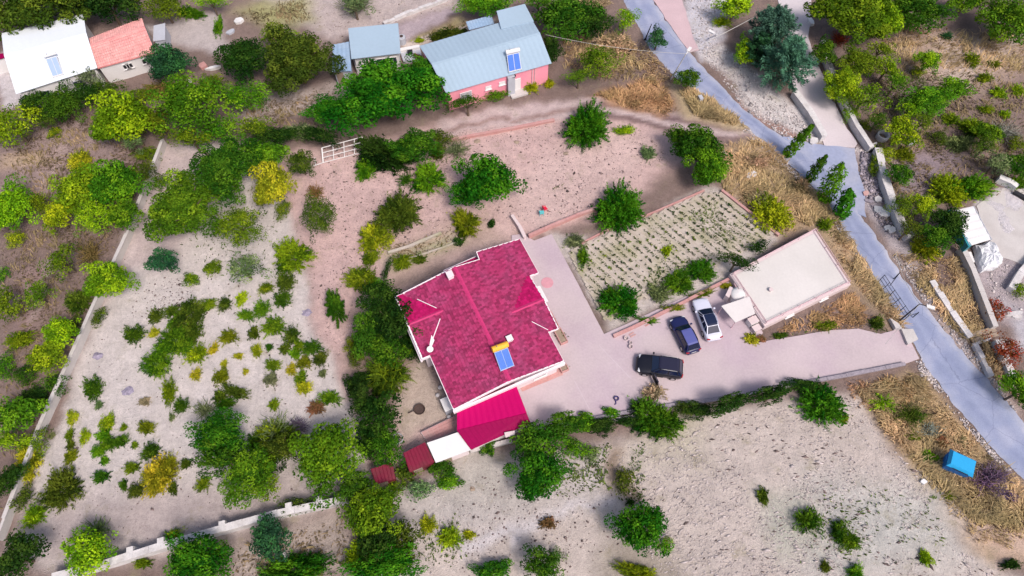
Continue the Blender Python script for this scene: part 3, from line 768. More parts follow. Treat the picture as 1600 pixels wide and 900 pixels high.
for f in (.15, .5, .85):
    window(house, hp(13.95, 12.6), hp(13.95, 2.8), f, 1.3, 1.5, 1.2, M_white, M_glass)
for u in (2.4, 9.3, 12.6):
    v = {2.4: .35, 9.3: 1.55, 12.6: 2.45}[u]
    window(house, hp(u + .8, v), hp(u - .8, v), .5, 1.3, 1.5, 1.2, M_white, M_glass)
for u in (3.0, 6.4): window(house, hp(u - .8, 13.85), hp(u + .8, 13.85), .5, 1.2, 1.5, 1.2, M_white, M_glass)
db = MB().box(h3(6.3, 1.45, 1.05), (1.05, .1, 2.1), _a).build('door', M_wood, house)
MB().box(h3(5.95, 1.38, 1.0), (.12, .08, .04), _a).build('handle', M_chrome, db)

def solar_heater(name, label, corners3, m, tank_m, tank_r=.24, stand=.25, side_tank=None):
    """collector panels in one frame with a tank along the upper edge; corners upper-l, upper-r, lower-r, lower-l on the roof"""
    cs = [Vector(p) for p in corners3]; c = sum(cs, Vector()) / 4
    t = thing(name, label, 'solar heater', (c.x, c.y, min(p.z for p in cs)))
    up = [cs[0] + Vector((0, 0, stand + .35)), cs[1] + Vector((0, 0, stand + .35)), cs[2] + Vector((0, 0, stand)), cs[3] + Vector((0, 0, stand))]
    MB().slab([tuple(p) for p in up], .06).build('frame', M_white if tank_m is not M_yellow else M_solar2, t)
    nrm = (up[1] - up[0]).cross(up[3] - up[0]).normalized(); nrm = nrm if nrm.z > 0 else -nrm
    for k in range(2):
        f0, f1 = .04 + k * .48, .48 + k * .48
        q = [up[0].lerp(up[1], f0).lerp(up[3].lerp(up[2], f0), .04), up[0].lerp(up[1], f1).lerp(up[3].lerp(up[2], f1), .04), up[0].lerp(up[1], f1).lerp(up[3].lerp(up[2], f1), .96), up[0].lerp(up[1], f0).lerp(up[3].lerp(up[2], f0), .96)]
        MB().slab([tuple(p + nrm * .03) for p in q], .03).build('collector', m, t)
    for p in up:
        MB().tube((p.x, p.y, p.z - .05), (p.x, p.y, p.z - stand - .3), .025).build('leg', M_chrome, t)
    d = (up[1] - up[0]).normalized(); back = (up[0] - up[3]).normalized()
    a, b = up[0] + back * .28 + Vector((0, 0, .1)), up[1] + back * .28 + Vector((0, 0, .1))
    tk = MB().tube(a - d * .1, b + d * .1, tank_r, n=14).build('tank', tank_m, t, smooth=False)
    MB().tube(a + d * .4 + Vector((0, 0, tank_r - .02)), a + d * .4 + Vector((0, 0, tank_r + .1)), .06).build('valve', M_chrome, tk)
    return t
solar_heater('solar_heater', 'blue solar heater with yellow tank on the magenta shingle roof', [v3(11.3, 7.95), v3(11.3, 6.55), v3(13.1, 6.7), v3(13.1, 8.1)], M_solar, M_yellow, .3, .2)

# wall box on the west corner, satellite dish
def single_box(name, c, d, rz, m, label, cat, lid=None):
    t = thing(name, label, cat, (c[0], c[1], c[2] - d[2] / 2), rz)
    b = MB().box((0, 0, d[2] / 2), d).build('case', m, t, local=True)
    MB().box((0, 0, d[2] + .025), (d[0] + .06, d[1] + .06, .05)).build('lid', lid or m, t, local=True)
    return t
single_box('cooling_unit', h3(2.0, 14.75, 2.2), (1.2, .55, .7), _a, M_grey, 'pale grey cooling unit on the garden side wall of the magenta house', 'cooling unit', M_white)
single_box('water_tank', (*at(701, 633, .6), .55), (1.3, 1.1, 1.1), _a, M_grey, 'pale bluish water tank block at the foot of the magenta house corner', 'water tank', M_white)
dish = thing('satellite_dish', 'white satellite dish on the west roof edge of the magenta house', 'satellite dish', h3(8.05, 13.2, 3.3))
MB().tube(h3(8.05, 13.2, 3.3), h3(8.05, 13.2, 3.95), .03).build('mast', M_chrome, dish)
dd = MB(); 
for i in range(16):
    t0, t1 = 2 * math.pi * i / 16, 2 * math.pi * (i + 1) / 16
    c = Vector(h3(8.05, 13.2, 4.0)); ax = Vector((.25, -.6, .75)).normalized(); a1 = ax.orthogonal().normalized(); b1 = ax.cross(a1)
    P = lambda r, t, h: tuple(c + (a1 * math.cos(t) + b1 * math.sin(t)) * r + ax * h)
    dd.add([P(0, 0, 0), P(.17, t0, .03), P(.17, t1, .03), P(.32, t0, .11), P(.32, t1, .11)], [(0, 1, 2), (1, 3, 4, 2)])
dd.build('reflector', M_white, dish)
MB().tube(tuple(c), tuple(c + ax * .45), .018).build('feed_arm', M_chrome, dish)

# white awning leaning at the east notch, planters, pink mat
aw = thing('awning', 'white awning board over the side door of the magenta house', 'awning', h3(6.5, .8, 0))
MB().slab([h3(5.5, 1.0, 2.5), h3(7.4, 1.0, 2.5), h3(7.5, .28, 2.25), h3(5.5, .25, 2.25)], .06).build('panel', M_white, aw)
for u in (5.6, 7.4):
    MB().tube(h3(u, .32, 0), h3(u, .32, 2.22), .03).build('post', M_white, aw)
    MB().tube(h3(u, 1.35, 2.2), h3(u, .9, 2.45), .02).build('bracket', M_white, aw)
mt = single(MB().lathe([(0, .042), (.62, .042), (.66, .055), (.6, .07), (0, .068)], (*at(855, 442), 0), 20), 'mat', mat('pink_mat', (.55, .27, .32), .9, .1, 2, 9), 'round pink mat on the courtyard beside the white awning', 'mat')
def planter(px, py, lx, ly, label, rz=_a):
    x, y = at(px, py, .2); t = thing('planter', label, 'planter', (x, y, .04), rz)
    th = .08
    bx_ = MB().box((0, ly / 2 - th / 2, .22), (lx, th, .44)).box((0, -ly / 2 + th / 2, .22), (lx, th, .44)).box((lx / 2 - th / 2, 0, .22), (th, ly - 2 * th, .438)).box((-lx / 2 + th / 2, 0, .22), (th, ly - 2 * th, .438))
    bx_.build('trough', M_terra, t, local=True)
    MB().box((0, 0, .17), (lx - 2 * th, ly - 2 * th, .30)).build('soil', M_wood, t, local=True)
    return t
planter(876, 526, 1.7, .8, 'long terracotta trough planter in the notch of the magenta house')
planter(881, 576, .7, .8, 'small square planter at the driveway corner of the magenta house')
planter(864, 500, 1.9, .45, 'narrow terracotta trough along the courtyard wall of the magenta house')
tag(MB().prism(W([(808, 600), (874, 574), (880, 586), (816, 612)]), -.1, .06).build('footpath', M_terra), 'terracotta strip of paving under the white eave', kind='structure')

# ------------------------------------------------------------------ magenta annex, sheds, terrace by the house
annex = thing('annex', 'bright magenta metal roofed lean-to below the shingle house', 'annex', (*at(770, 652, 0), 0))
up = W3([(714, 637), (805, 598), (823, 645), (714, 672)], [2.75, 2.75, 2.5, 2.5])
corrugated(annex, (up[0], up[1], up[2], up[3]), M_met1, pitch=.5, amp=.03)
lo = W3([(714, 673), (823, 646), (829, 661), (736, 703)], [2.44, 2.44, 2.0, 2.0])
corrugated(annex, (lo[0], lo[1], lo[2], lo[3]), M_met2, 'lower_roof_sheet', pitch=.5, amp=.03)
board_ = MB().slab([Vector(p) + Vector((0, 0, .03)) for p in (up[3], up[2], lo[1], lo[0])], .05).build('ridge_flashing', M_met2, annex)
wall_ring(annex, inset([p[:2] for p in (up[0], up[1], lo[2], lo[3])], .25), -.2, 1.95, M_wall, 'wall', .2)
for p in (up[0], up[1]): MB().tube((p[0], p[1], 0), (p[0], p[1], 2.7), .05).build('post', M_white, annex)
sk = [at(788, 676, 2.3), at(804, 673, 2.3), at(805, 680, 2.2), at(790, 684, 2.2)]
MB().slab([(p[0], p[1], z) for p, z in zip(sk, (2.36, 2.36, 2.27, 2.27))], .04).build('skylight', M_pinkwall, annex)

def simple_shed(name, label, poly, zt, zb, m_roof, m_wall, ribs=0, over=.2, cat='shed', door=True, th=.08):
    pts = W3(poly, zt); c = sum((Vector(p) for p in pts), Vector()) / len(pts)
    t = thing(name, label, cat, (c.x, c.y, 0))
    if ribs: corrugated(t, pts, m_roof, 'roof', ribs, .035)
    else: MB().slab(pts, th).build('roof', m_roof, t)
    fp = inset([p[:2] for p in pts], over); lowz = min(p[2] for p in pts) - th - .005
    wall_ring(t, fp, zb, lowz, m_wall, 'wall', .15)
    if door:
        fp = ccw(fp); i = min(range(len(fp)), key=lambda i: fp[i][1] + fp[(i + 1) % len(fp)][1])
        a, b = Vector(fp[i]), Vector(fp[(i + 1) % len(fp)]); d = (b - a).normalized(); mid = a + (b - a) * .3 + Vector((d.y, -d.x)) * .03
        hh = min(1.9, lowz - .15)
        MB().box((mid.x, mid.y, hh / 2), (.85, .06, hh), math.atan2(d.y, d.x)).build('door', M_wood, t)
    return t
simple_shed('shed', 'low shed with flat white roof beside the crimson roof sheet', [(667, 692), (722, 673), (736, 703), (681, 723)], [2.1, 2.1, 2.0, 2.0], -.1, M_white, M_wall)
simple_shed('shed', 'maroon corrugated shed beside the white flat roofed shed', [(630, 708), (664, 691), (679, 722), (640, 738)], [2.0, 2.0, 1.8, 1.8], -.1, M_maroon, M_maroon, .3, .12)
simple_shed('shed', 'small maroon shed under the trees at the plot corner', [(579, 733), (613, 722), (618, 748), (587, 757)], [1.9, 1.9, 1.7, 1.7], -.1, M_maroon, M_maroon, .3, .12)
tr = thing('terrace', 'raised terracotta paved terrace between magenta annex and white shed', 'terrace', (*at(688, 670), 0))
tp = W([(657, 675), (715, 647), (716, 672), (668, 691)], .55)
MB().prism(tp, -.1, .5).build('base', M_pinkwall, tr)
a, b, c_, d_ = [Vector(p) for p in inset(tp, .04)]
for i in range(7):
    for j in range(4):
        q = [a.lerp(b, (i + e) / 7).lerp(d_.lerp(c_, (i + e) / 7), (j + g) / 4) for e, g in ((.02, .03), (.98, .03), (.98, .97), (.02, .97))]
        MB().prism([tuple(x) for x in q], .49, .55 + random.uniform(-.006, .006)).build('tile', M_terra, tr)

# ------------------------------------------------------------------ pale flat-roofed building beside the driveway
FB = [(1140, 428), (1273, 357), (1330, 444), (1195, 510)]
fb = W(FB, .95); fb_c = Vector(fb[0]).lerp(Vector(fb[2]), .5)
terr = thing('flat_roofed_building', 'pale pink building with flat white roof and railings beside the driveway', 'building', (fb_c.x, fb_c.y, 0))
fb = ccw(fb)
wall_ring(terr, fb, -.2, .85, M_pinkwall, 'wall', .3)
MB().prism(inset(fb, .02), .80, .92).build('roof_edge', M_pinkwall, terr)
MB().prism(inset(fb, .45), .86, .97).build('roof', M_roofdeck, terr)
n4 = len(fb)
for i in range(n4):
    p, q = Vector(inset(fb, .22)[i]), Vector(inset(fb, .22)[(i + 1) % n4]); L_ = (q - p).length
    rl = MB()
    for hz in (1.2, 1.45): rl.tube((p.x, p.y, hz), (q.x, q.y, hz), .03, n=6)
    ro = rl.build('railing', M_pinkrail, terr)
    for k in range(int(L_ / 1.9) + 1):
        z = p.lerp(q, k / (int(L_ / 1.9) + .0001)) if L_ > 0 else p
        MB().tube((z.x, z.y, .92), (z.x, z.y, 1.47), .04, n=6).build('post', M_pinkrail, ro)
    for f in ((.3, .7) if L_ > 8 else (.5,)):
        window(terr, fb[i], fb[(i + 1) % n4], f, 1.0, .5, .32, M_white, M_glass)
vp = at(1204, 453, 1.1); vt = MB().lathe([(0, .34), (.2, .34), (.24, .28), (.2, .22), (.16, 0)], (vp[0], vp[1], .96), 12).build('roof_vent', M_pinkwall, terr)
st = W([(1163, 432), (1180, 424), (1188, 441), (1172, 450)], 2.62)
# west porch: white canopy, round table, boxes
pc = thing('canopy', 'square white canopy on posts in front of the flat roofed building', 'canopy', (*at(1152, 490), 0))
cp = W3([(1127, 478), (1171, 463), (1180, 490), (1149, 504)], [1.75, 1.75, 1.6, 1.6])
MB().slab(cp, .07).build('canopy_sheet', mat('cream_sheet', (.60, .56, .56), .7, .06, .6, 5), pc)
for p in cp:
    q = Vector(p).lerp(Vector((*at(1155, 484, 1.9), p[2])), .08); MB().tube((q.x, q.y, 0), (q.x, q.y, p[2] - .06), .045).build('post', M_pinkrail, pc)
ov = thing('garden_oven', 'white domed garden oven beside the square white canopy', 'oven', (*at(1149, 466), .04))
MB().lathe([(0, 0), (.7, 0), (.7, .9), (0, .9)], (*at(1149, 466), .04), 20).build('base', M_white, ov)
MB().lathe([(0, .8), (.8, .0), (.8, .02), (.72, .18), (.5, .30), (.25, .36), (0, .38)][1:], (*at(1149, 466), .94), 20).build('dome', M_white, ov, smooth=True)
MB().tube((*at(1147, 462), 1.6), (*at(1147, 462), 1.9), .1).build('flue', M_pinkwall, ov)
wb = thing('side_wall', 'pink stepped side wall behind the garden oven', 'wall', (*at(1138, 468), 0))
MB().prism(W([(1133, 462), (1140, 448), (1145, 450), (1139, 466)], 1), 0, 1.1).build('wall_body', M_pinkwall, wb)
MB().prism(W([(1146, 443), (1158, 438), (1161, 444), (1149, 450)], .6), 0, .75).build('bench', M_pinkrail, wb)
single_box('storage_box', (*at(1175, 503, .4), .45), (.95, .7, .8), R(25), M_white, 'white storage box against the porch of the flat roofed building', 'box', M_pinkwall)
single_box('storage_box', (*at(1181, 514, .3), .32), (.8, .6, .55), R(25), M_pinkwall, 'low pink box below the white storage box', 'box', M_pinkwall)

# ------------------------------------------------------------------ pink house with the pale blue roof
PH = [(655, 72), (697, 146), (862, 99), (826, 22)]
pz = 3.3
pk = W(PH, pz); pkc = Vector(pk[0]).lerp(Vector(pk[2]), .5)
ph = thing('house', 'long pink walled house under a low pale blue metal roof', 'house', (pkc.x, pkc.y, 0))
nw, sw, se, ne = [Vector((*p, pz)) for p in pk]
rw, re = nw.lerp(sw, .5) + Vector((0, 0, .75)), ne.lerp(se, .5) + Vector((0, 0, .75))
corrugated(ph, (sw, se, re, rw), M_blue, pitch=.6, amp=.028); corrugated(ph, (nw, ne, re, rw), M_blue, pitch=.6, amp=.028)
s_ = (re - rw).normalized()
MB().slab([tuple(x) for x in (rw.lerp(sw, .03) + Vector((0, 0, .07)), re.lerp(se, .03) + Vector((0, 0, .07)), re.lerp(ne, .03) + Vector((0, 0, .09)), rw.lerp(nw, .03) + Vector((0, 0, .09)))], .03).build('ridge_cap', M_blue, ph)
pf = ccw(inset(pk, .3)); wall_ring(ph, pf, -.2, 3.22, M_pink)
gb = MB()
for x0, x1, xr in ((nw, sw, rw), (ne, se, re)):
    ins_ = (pkc - Vector(x0[:2])).normalized() * .0; k = (Vector((*pkc, 0)) - Vector((xr.x, xr.y, 0))).normalized() * .45
    a_, b_, c2 = x0.lerp(x1, .05) + k, x0.lerp(x1, .95) + k, xr + k
    gb.add([tuple(a_ + Vector((0, 0, -.1))), tuple(b_ + Vector((0, 0, -.1))), tuple(c2 + Vector((0, 0, -.06)))], [(0, 1, 2)])
gb.build('gable_wall', M_pink, ph)
isw = min(range(4), key=lambda i: (pf[i][1] + pf[(i + 1) % 4][1]))
A_, B_ = pf[isw], pf[(isw + 1) % 4]
def on_south(px): # fraction along the south wall seen at this pixel column
    xs = [(at(697 + (862 - 697) * k / 100, 146 - 47 * k / 100, 2)[0], k / 100) for k in range(101)]
    return (px - 700) / (858 - 700)
window(ph, A_, B_, on_south(727), 1.5, 1.75, 1.25, M_white, M_grey, mull=2, proud=.05)
window(ph, A_, B_, on_south(762), .75, 2.0, .5, M_white, M_white, mull=0, proud=.05)
window(ph, A_, B_, on_south(784), .8, 2.1, .5, M_white, M_white, mull=0, proud=.05)
dv = (Vector(B_) - Vector(A_)); dn = dv.normalized(); nn = Vector((dn.y, -dn.x))
def south_box(name, f, wd, z0, z1, th, m):
    p = Vector(A_) + dv * f + nn * (th / 2); return MB().box((p.x, p.y, (z0 + z1) / 2), (wd, th, z1 - z0), math.atan2(dn.y, dn.x)).build(name, m, ph)
d1 = south_box('door', on_south(808), .9, 0, 2.1, .09, M_white)
south_box('pilaster', on_south(797), .9, 0, 3.05, .5, M_grey)
south_box('drain_pipe', on_south(832), .1, 0, 3.1, .1, M_pinkrail); south_box('drain_pipe', on_south(836), .08, 0, 3.1, .09, M_pinkrail)
south_box('porch_step', on_south(808), 2.2, 0, .22, 1.1, M_conc)
ex = W3([(776, 17), (820, 6), (834, 33), (783, 45)], [3.75, 3.75, 3.7, 3.7])
e2 = thing('house_extension', 'square pale blue roofed extension behind the pink house', 'building', (*at(803, 25), 0))
MB().slab(ex, .1).build('roof', M_blue, e2); wall_ring(e2, inset([p[:2] for p in ex], .2), -.1, 3.6, M_pink)
simple_shed('shed', 'small blue roofed shed behind the pink house', [(728, 34), (768, 24), (772, 37), (733, 47)], [2.4, 2.4, 2.3, 2.3], -.1, M_blue2, M_grey, .35)
solar_heater('solar_heater', 'blue solar heater with white tank on the pale blue roof', [Vector((*at(792, 91, 3.7), 3.75)), Vector((*at(811, 87, 3.7), 3.75)), Vector((*at(815, 109, 3.45), 3.45)), Vector((*at(795, 114, 3.45), 3.45))], M_solar, M_white, .28, .12)
dsh = thing('satellite_dish', 'small dark satellite dish under the eave of the pink house', 'satellite dish', (*at(802, 118, 3.0), 2.6))
MB().lathe([(0, 0), (.2, .03), (.34, .1)], (*at(802, 119, 3.0), 2.95), 12).build('reflector', M_dark, dsh); MB().tube((*at(802, 119, 3.0), 2.6), (*at(802, 119, 3.0), 2.96), .03).build('mast', M_chrome, dsh)

# ------------------------------------------------------------------ blue-roofed cottage, lean-to, porch, tank
cot = simple_shed('cottage', 'small square cottage with pale blue sheet roof above the walnut tree', [(544, 44), (622, 36), (626, 83), (549, 92)], [3.0, 3.0, 2.9, 2.9], -.1, M_blue, M_white, 0, .35, 'house')
cfp = ccw(inset(W([(544, 44), (622, 36), (626, 83), (549, 92)], 2.9), .35)); i = min(range(4), key=lambda i: cfp[i][1] + cfp[(i + 1) % 4][1])
window(cot, cfp[i], cfp[(i + 1) % 4], .62, 1.6, 1.6, 1.1, M_white, M_glass, mull=1, proud=.04); window(cot, cfp[i], cfp[(i + 1) % 4], .86, 1.0, 1.6, 1.1, M_white, M_glass, proud=.04)
simple_shed('lean_to', 'pale blue lean-to roof against the cottage wall', [(520, 70), (546, 65), (549, 111), (519, 112)], [2.5, 2.5, 2.3, 2.3], -.1, M_blue2, M_grey, .5, .2)
po = thing('porch', 'white walled porch in front of the cottage', 'porch', (*at(567, 100), 0))
pp = W([(552, 94), (584, 89), (579, 103), (556, 105)], 1.1); wall_ring(po, pp, -.1, 1.15, M_white, 'parapet', .2); MB().prism(inset(pp, .2), -.1, .5).build('porch_floor', M_conc, po)
MB().box((*at(568, 96, .8), .8), (.5, .4, .5), .1).build('bench', M_dark, po)
pt = thing('patio', 'lilac tiled patio between cottage and pink house', 'patio', (*at(643, 84), 0))
MB().prism(W([(625, 80), (656, 74), (660, 92), (630, 95)], .4), -.1, .4).build('slab', M_grey, pt); MB().prism(W([(622, 76), (655, 70), (656, 74), (625, 80)], .7), -.1, .75).build('parapet', M_white, pt)
single_box('crate', (*at(641, 82, .6), .62), (.6, .4, .4), .15, M_dark, 'dark crate on the lilac patio', 'crate')
tk = thing('water_tank', 'round grey water tank at the corner of the cottage', 'water tank', (*at(629, 67), 0))
MB().lathe([(0, 0), (.5, 0), (.5, 1.0), (.46, 1.05), (0, 1.08)], (*at(629, 67), 0), 18).build('barrel', M_grey, tk); MB().lathe([(0, 1.1), (.22, 1.1), (.22, 1.16), (0, 1.16)][1:3] + [(0, 1.17)], (*at(629, 67), 0), 12).build('lid', M_rust, tk)

# ------------------------------------------------------------------ white house and salmon annex up the slope
WH = [(2, 52), (130, 22), (152, 106), (25, 147)]
wz = 3.1; wp = W(WH, wz); wc = Vector(wp[0]).lerp(Vector(wp[2]), .5)
wh = thing('house', 'white house with broad white sheet roof under the big tree', 'house', (wc.x, wc.y, 0))
nw, ne, se, sw = [Vector((*p, wz)) for p in wp]; rw, re = nw.lerp(sw, .45) + Vector((0, 0, .7)), ne.lerp(se, .45) + Vector((0, 0, .7))
M_wroof = mat('white_roof_sheet', (.74, .78, .84), .5, .03, .3, 3)
corrugated(wh, (sw, se, re, rw), M_wroof, pitch=1.0, amp=.012); corrugated(wh, (nw, ne, re, rw), M_wroof, pitch=1.0, amp=.012)
wall_ring(wh, inset(wp, .35), -.2, 3.0, M_white)
wfp = ccw(inset(wp, .35)); i = min(range(4), key=lambda i: wfp[i][1] + wfp[(i + 1) % 4][1])
for f in (.25, .7): window(wh, wfp[i], wfp[(i + 1) % 4], f, 1.2, 1.5, 1.1, M_grey, M_glass)
solar_heater('solar_heater', 'pale solar heater lying on the white sheet roof', [Vector((*at(74, 96, 3.6), 3.55)), Vector((*at(91, 91, 3.6), 3.55)), Vector((*at(99, 116, 3.3), 3.25)), Vector((*at(83, 121, 3.3), 3.25))], M_solar2, M_white, .16, .1)
SA = [(139, 61), (222, 29), (243, 82), (152, 107)]
sp = W(SA, 2.7); sc_ = Vector(sp[0]).lerp(Vector(sp[2]), .5)
sa = thing('annex', 'white walled annex with salmon tiled roof beside the white house', 'annex', (sc_.x, sc_.y, 0))
nw, ne, se, sw = [Vector((*p, 2.7)) for p in sp]; rw, re = nw.lerp(sw, .38) + Vector((0, 0, .55)), ne.lerp(se, .38) + Vector((0, 0, .55))
def tile_rows(t, quad, m, nu, nv):
    a, b, c, d = [Vector(p) for p in quad]; nrm = (b - a).cross(d - a).normalized(); nrm = nrm if nrm.z > 0 else -nrm
    mb = MB(); r = random.Random(4)
    for i in range(nu):
        for j in range(nv):
            P = lambda e, g: a.lerp(b, (i + e) / nu).lerp(d.lerp(c, (i + e) / nu), (j + g) / nv)
            k = r.uniform(0, .02)
            q = [P(.03, .0) + nrm * (.05 + k), P(.97, .0) + nrm * (.05 + k), P(.97, 1.0) + nrm * (.02 + k), P(.03, 1.0) + nrm * (.02 + k)]
            mid0, mid1 = P(.5, 0) + nrm * (.1 + k), P(.5, 1) + nrm * (.06 + k)
            mb.add([tuple(x) for x in (q[0], mid0, q[1], q[2], mid1, q[3])], [(0, 1, 4, 5), (1, 2, 3, 4)])
    o = mb.build('roof_tile', m, t); o['kind'] = 'stuff'; return o
M_salmon_t = mat('salmon_roof_tile', (.80, .40, .375), .75, .10, 1.0, 6, .2, island=.14, tint=(.70, .25, .25), tint_amt=.6)
MB().slab([tuple(x) for x in (sw, se, re, rw)], .1).slab([tuple(x) for x in (nw, ne, re, rw)], .1).build('roof', M_salmon, sa)
tile_rows(sa, (sw, se, re, rw), M_salmon_t, 26, 9); tile_rows(sa, (nw, ne, re, rw), M_salmon_t, 26, 6)
MB().tube(tuple(rw + Vector((0, 0, .05))), tuple(re + Vector((0, 0, .05))), .14, n=8).build('ridge_cap', M_salmon, sa)
sf = ccw(inset(sp, .2)); wall_ring(sa, sf, -.2, 2.6, M_white)
i = min(range(4), key=lambda i: sf[i][1] + sf[(i + 1) % 4][1])
for f in (.43, .49, .78, .85): window(sa, sf[i], sf[(i + 1) % 4], f, .78, 1.75, .72, M_white, M_dark, mull=0, proud=.05)
simple_shed('shed', 'tiny grey roofed shed beside the salmon annex', [(240, 40), (258, 36), (258, 62), (239, 64)], [2.0, 2.0, 1.9, 1.9], -.1, M_grey, M_grey, 0, .12, door=False)
simple_shed('shed', 'corner of a magenta roofed shed beyond the white house', [(-40, 95), (5, 83), (8, 90), (-38, 104)], [2.2, 2.2, 2.1, 2.1], -.1, M_met2, M_white, .4, .15, door=False)

# ------------------------------------------------------------------ white canopy, tarpaulin pile, blue bin, pens, trellis
cn = thing('canopy', 'white corrugated canopy standing on the concrete yard edge', 'canopy', (*at(1515, 352), 0))
cp = W3([(1486, 330), (1521, 322), (1549, 374), (1516, 384)], [2.2, 2.2, 2.0, 2.0])
corrugated(cn, (cp[1], cp[2], cp[3], cp[0]), M_white, 'canopy_sheet', .8, .03)
for a, b in ((0, 3), (1, 2)): MB().tube(cp[a], cp[b], .06).build('beam', M_grey, cn)
for p in cp: MB().tube((p[0], p[1], 0), (p[0], p[1], p[2] - .02), .05).build('post', M_grey, cn)
sh = W([(1482, 329), (1486, 328), (1518, 384), (1513, 386)], 2.0)
MB().prism(sh, .9, 2.05).build('side_shade_panel', mat('teal_shade', (.03, .22, .28), .5, .1, 1, 5), cn)  # blue-green shading along the canopy side, put in as a coloured panel
tp_ = W([(1520, 388), (1546, 380), (1563, 410), (1556, 420), (1528, 426)])
P = np.array(tp_); c0 = P.mean(0)
def tarp():
    mb = MB(); rings = []
    N_ = 22
    for k, (s, z) in enumerate(((1.05, 0), (1.0, .5), (.86, .85), (.6, 1.0), (.3, 1.05))):
        ring = []
        for i in range(N_):
            t = i / N_ * len(tp_); a = int(t) % len(tp_); p = Vector(tp_[a]).lerp(Vector(tp_[(a + 1) % len(tp_)]), t - int(t))
            q = Vector(c0).lerp(p, s * (1 + .06 * math.sin(i * 2.3 + k))); ring.append((q.x, q.y, max(0, z + (.12 * math.sin(i * 1.7 + k * 2) if k else 0))))
        rings.append(ring)
    vs = [p for r_ in rings for p in r_] + [(c0[0], c0[1], 1.12)]
    fs = [(k * N_ + i, k * N_ + (i + 1) % N_, (k + 1) * N_ + (i + 1) % N_, (k + 1) * N_ + i) for k in range(4) for i in range(N_)] + [(4 * N_ + i, 4 * N_ + (i + 1) % N_, 5 * N_) for i in range(N_)]
    return mb.add(vs, fs)
single(tarp(), 'tarpaulin', M_tarp, 'crumpled whitish tarpaulin thrown over a pile below the white canopy', 'tarpaulin')
for i, (a, b, lab) in enumerate((((1506, 398), (1526, 440), 'grey wooden beam lying between concrete wall and tarpaulin'), ((1512, 396), (1518, 412), 'short pale beam leaning beside the tarpaulin'), ((1582, 302), (1612, 318), 'dark metal trough beside the short white wall'))):
    pa, pb = at(*a), at(*b); m_ = (M_grey, M_white, M_dark)[i]
    mid = Vector(pa).lerp(Vector(pb), .5); ang = math.atan2(pb[1] - pa[1], pb[0] - pa[0]); ln = math.dist(pa, pb)
    mb = MB().box((mid.x, mid.y, .2), (ln, .5 if i == 2 else .3, .36), ang)
    single(mb, ('beam', 'beam', 'trough')[i], m_, lab, ('beam', 'beam', 'trough')[i])
bn = thing('waste_container', 'bright blue waste container standing in dry grass by the road', 'waste container', (*at(1487, 730), 0), R(-28))
bn.scale = (1.22, 1.22, 1.35)
bw, bd, bh = 1.75, 1.25, 1.25
MB().add([(-.75, -.5, 0), (.75, -.5, 0), (.75, .5, 0), (-.75, .5, 0), (-.9, -.64, 1.15), (.9, -.64, 1.15), (.9, .64, 1.15), (-.9, .64, 1.15)], [(3, 2, 1, 0), (0, 1, 5, 4), (1, 2, 6, 5), (2, 3, 7, 6), (3, 0, 4, 7)]).build('body', M_binside, bn, local=True)
ld = MB().add([(-.96, -.7, 1.15), (.96, -.7, 1.15), (.96, .7, 1.15), (-.96, .7, 1.15), (-.8, -.52, 1.38), (.8, -.52, 1.38), (.8, .52, 1.38), (-.8, .52, 1.38)], [(3, 2, 1, 0), (4, 5, 6, 7), (0, 1, 5, 4), (1, 2, 6, 5), (2, 3, 7, 6), (3, 0, 4, 7)]).build('lid', M_bin, bn, local=True)
MB().box((0, -.74, 1.25), (1.1, .05, .05)).build('handle', M_black, ld, local=True)
for sx in (-1, 1): MB().box((sx * .97, 0, 1.0), (.08, .5, .07)).build('lifting_bar', M_binside, bn, local=True)
for sx in (-1, 1):
    for sy in (-1, 1): MB().tube((sx * .6, sy * .42, .1), (sx * .6, sy * .5, .1), .1, n=10).build('wheel', M_black, bn, local=True)

tl = thing('trellis', 'white timber trellis frame at the upper edge of the pink soil', 'trellis', (*at(528, 238), 0))
TA, TB, TC, TD = [Vector((*at(*p, z), z)) for p, z in (((505, 254), .1), ((566, 238), .1), ((566, 214), 1.5), ((503, 231), 1.5))]
MT = M_white
def slat(name, p, q, w_): MB().tube(tuple(p), tuple(q), w_, n=4).build(name, MT, tl)
for f in (0, .27, .54, .8, 1): slat('upright', TA.lerp(TB, f), TD.lerp(TC, f), .09 if f == 0 else .05)
for g in (0, .33, .66, 1): slat('rail', TA.lerp(TD, g), TB.lerp(TC, g), .05)
slat('post', Vector((*at(493, 258, 0), 0)), Vector((*at(492, 246, 1), 1.0)), .06)
slat('rail', Vector((*at(489, 260, 0), .06)), TA, .05)
pn = thing('metal_pen', 'black metal railing pen between dry grass bank and road', 'railing', (*at(1400, 470), 0))
PA, PB = Vector((*at(1372, 440, 0), 0)), Vector((*at(1412, 500, 0), 0))
for f in np.linspace(0, 1, 6):
    p = PA.lerp(PB, f); MB().tube(tuple(p), tuple(p + Vector((0, 0, 1.5))), .035, n=6).build('post', M_black, pn)
for z in (.5, 1.0, 1.45): MB().tube(tuple(PA + Vector((0, 0, z))), tuple(PB + Vector((0, 0, z))), .024, n=6).build('rail', M_black, pn)
q = Vector((*at(1396, 436, 0), 0)); MB().tube(tuple(PA + (PB - PA) * .25 + Vector((0, 0, 1.2))), tuple(q + Vector((0, 0, 1.3))), .04).build('rail', M_black, pn); MB().tube(tuple(q), tuple(q + Vector((0, 0, 1.4))), .05).build('post', M_black, pn)
q = Vector((*at(1426, 496, 0), 0)); MB().tube(tuple(PB + Vector((0, 0, 1.0))), tuple(q + Vector((0, 0, 1.0))), .04).build('rail', M_black, pn); MB().tube(tuple(q), tuple(q + Vector((0, 0, 1.2))), .05).build('post', M_black, pn)
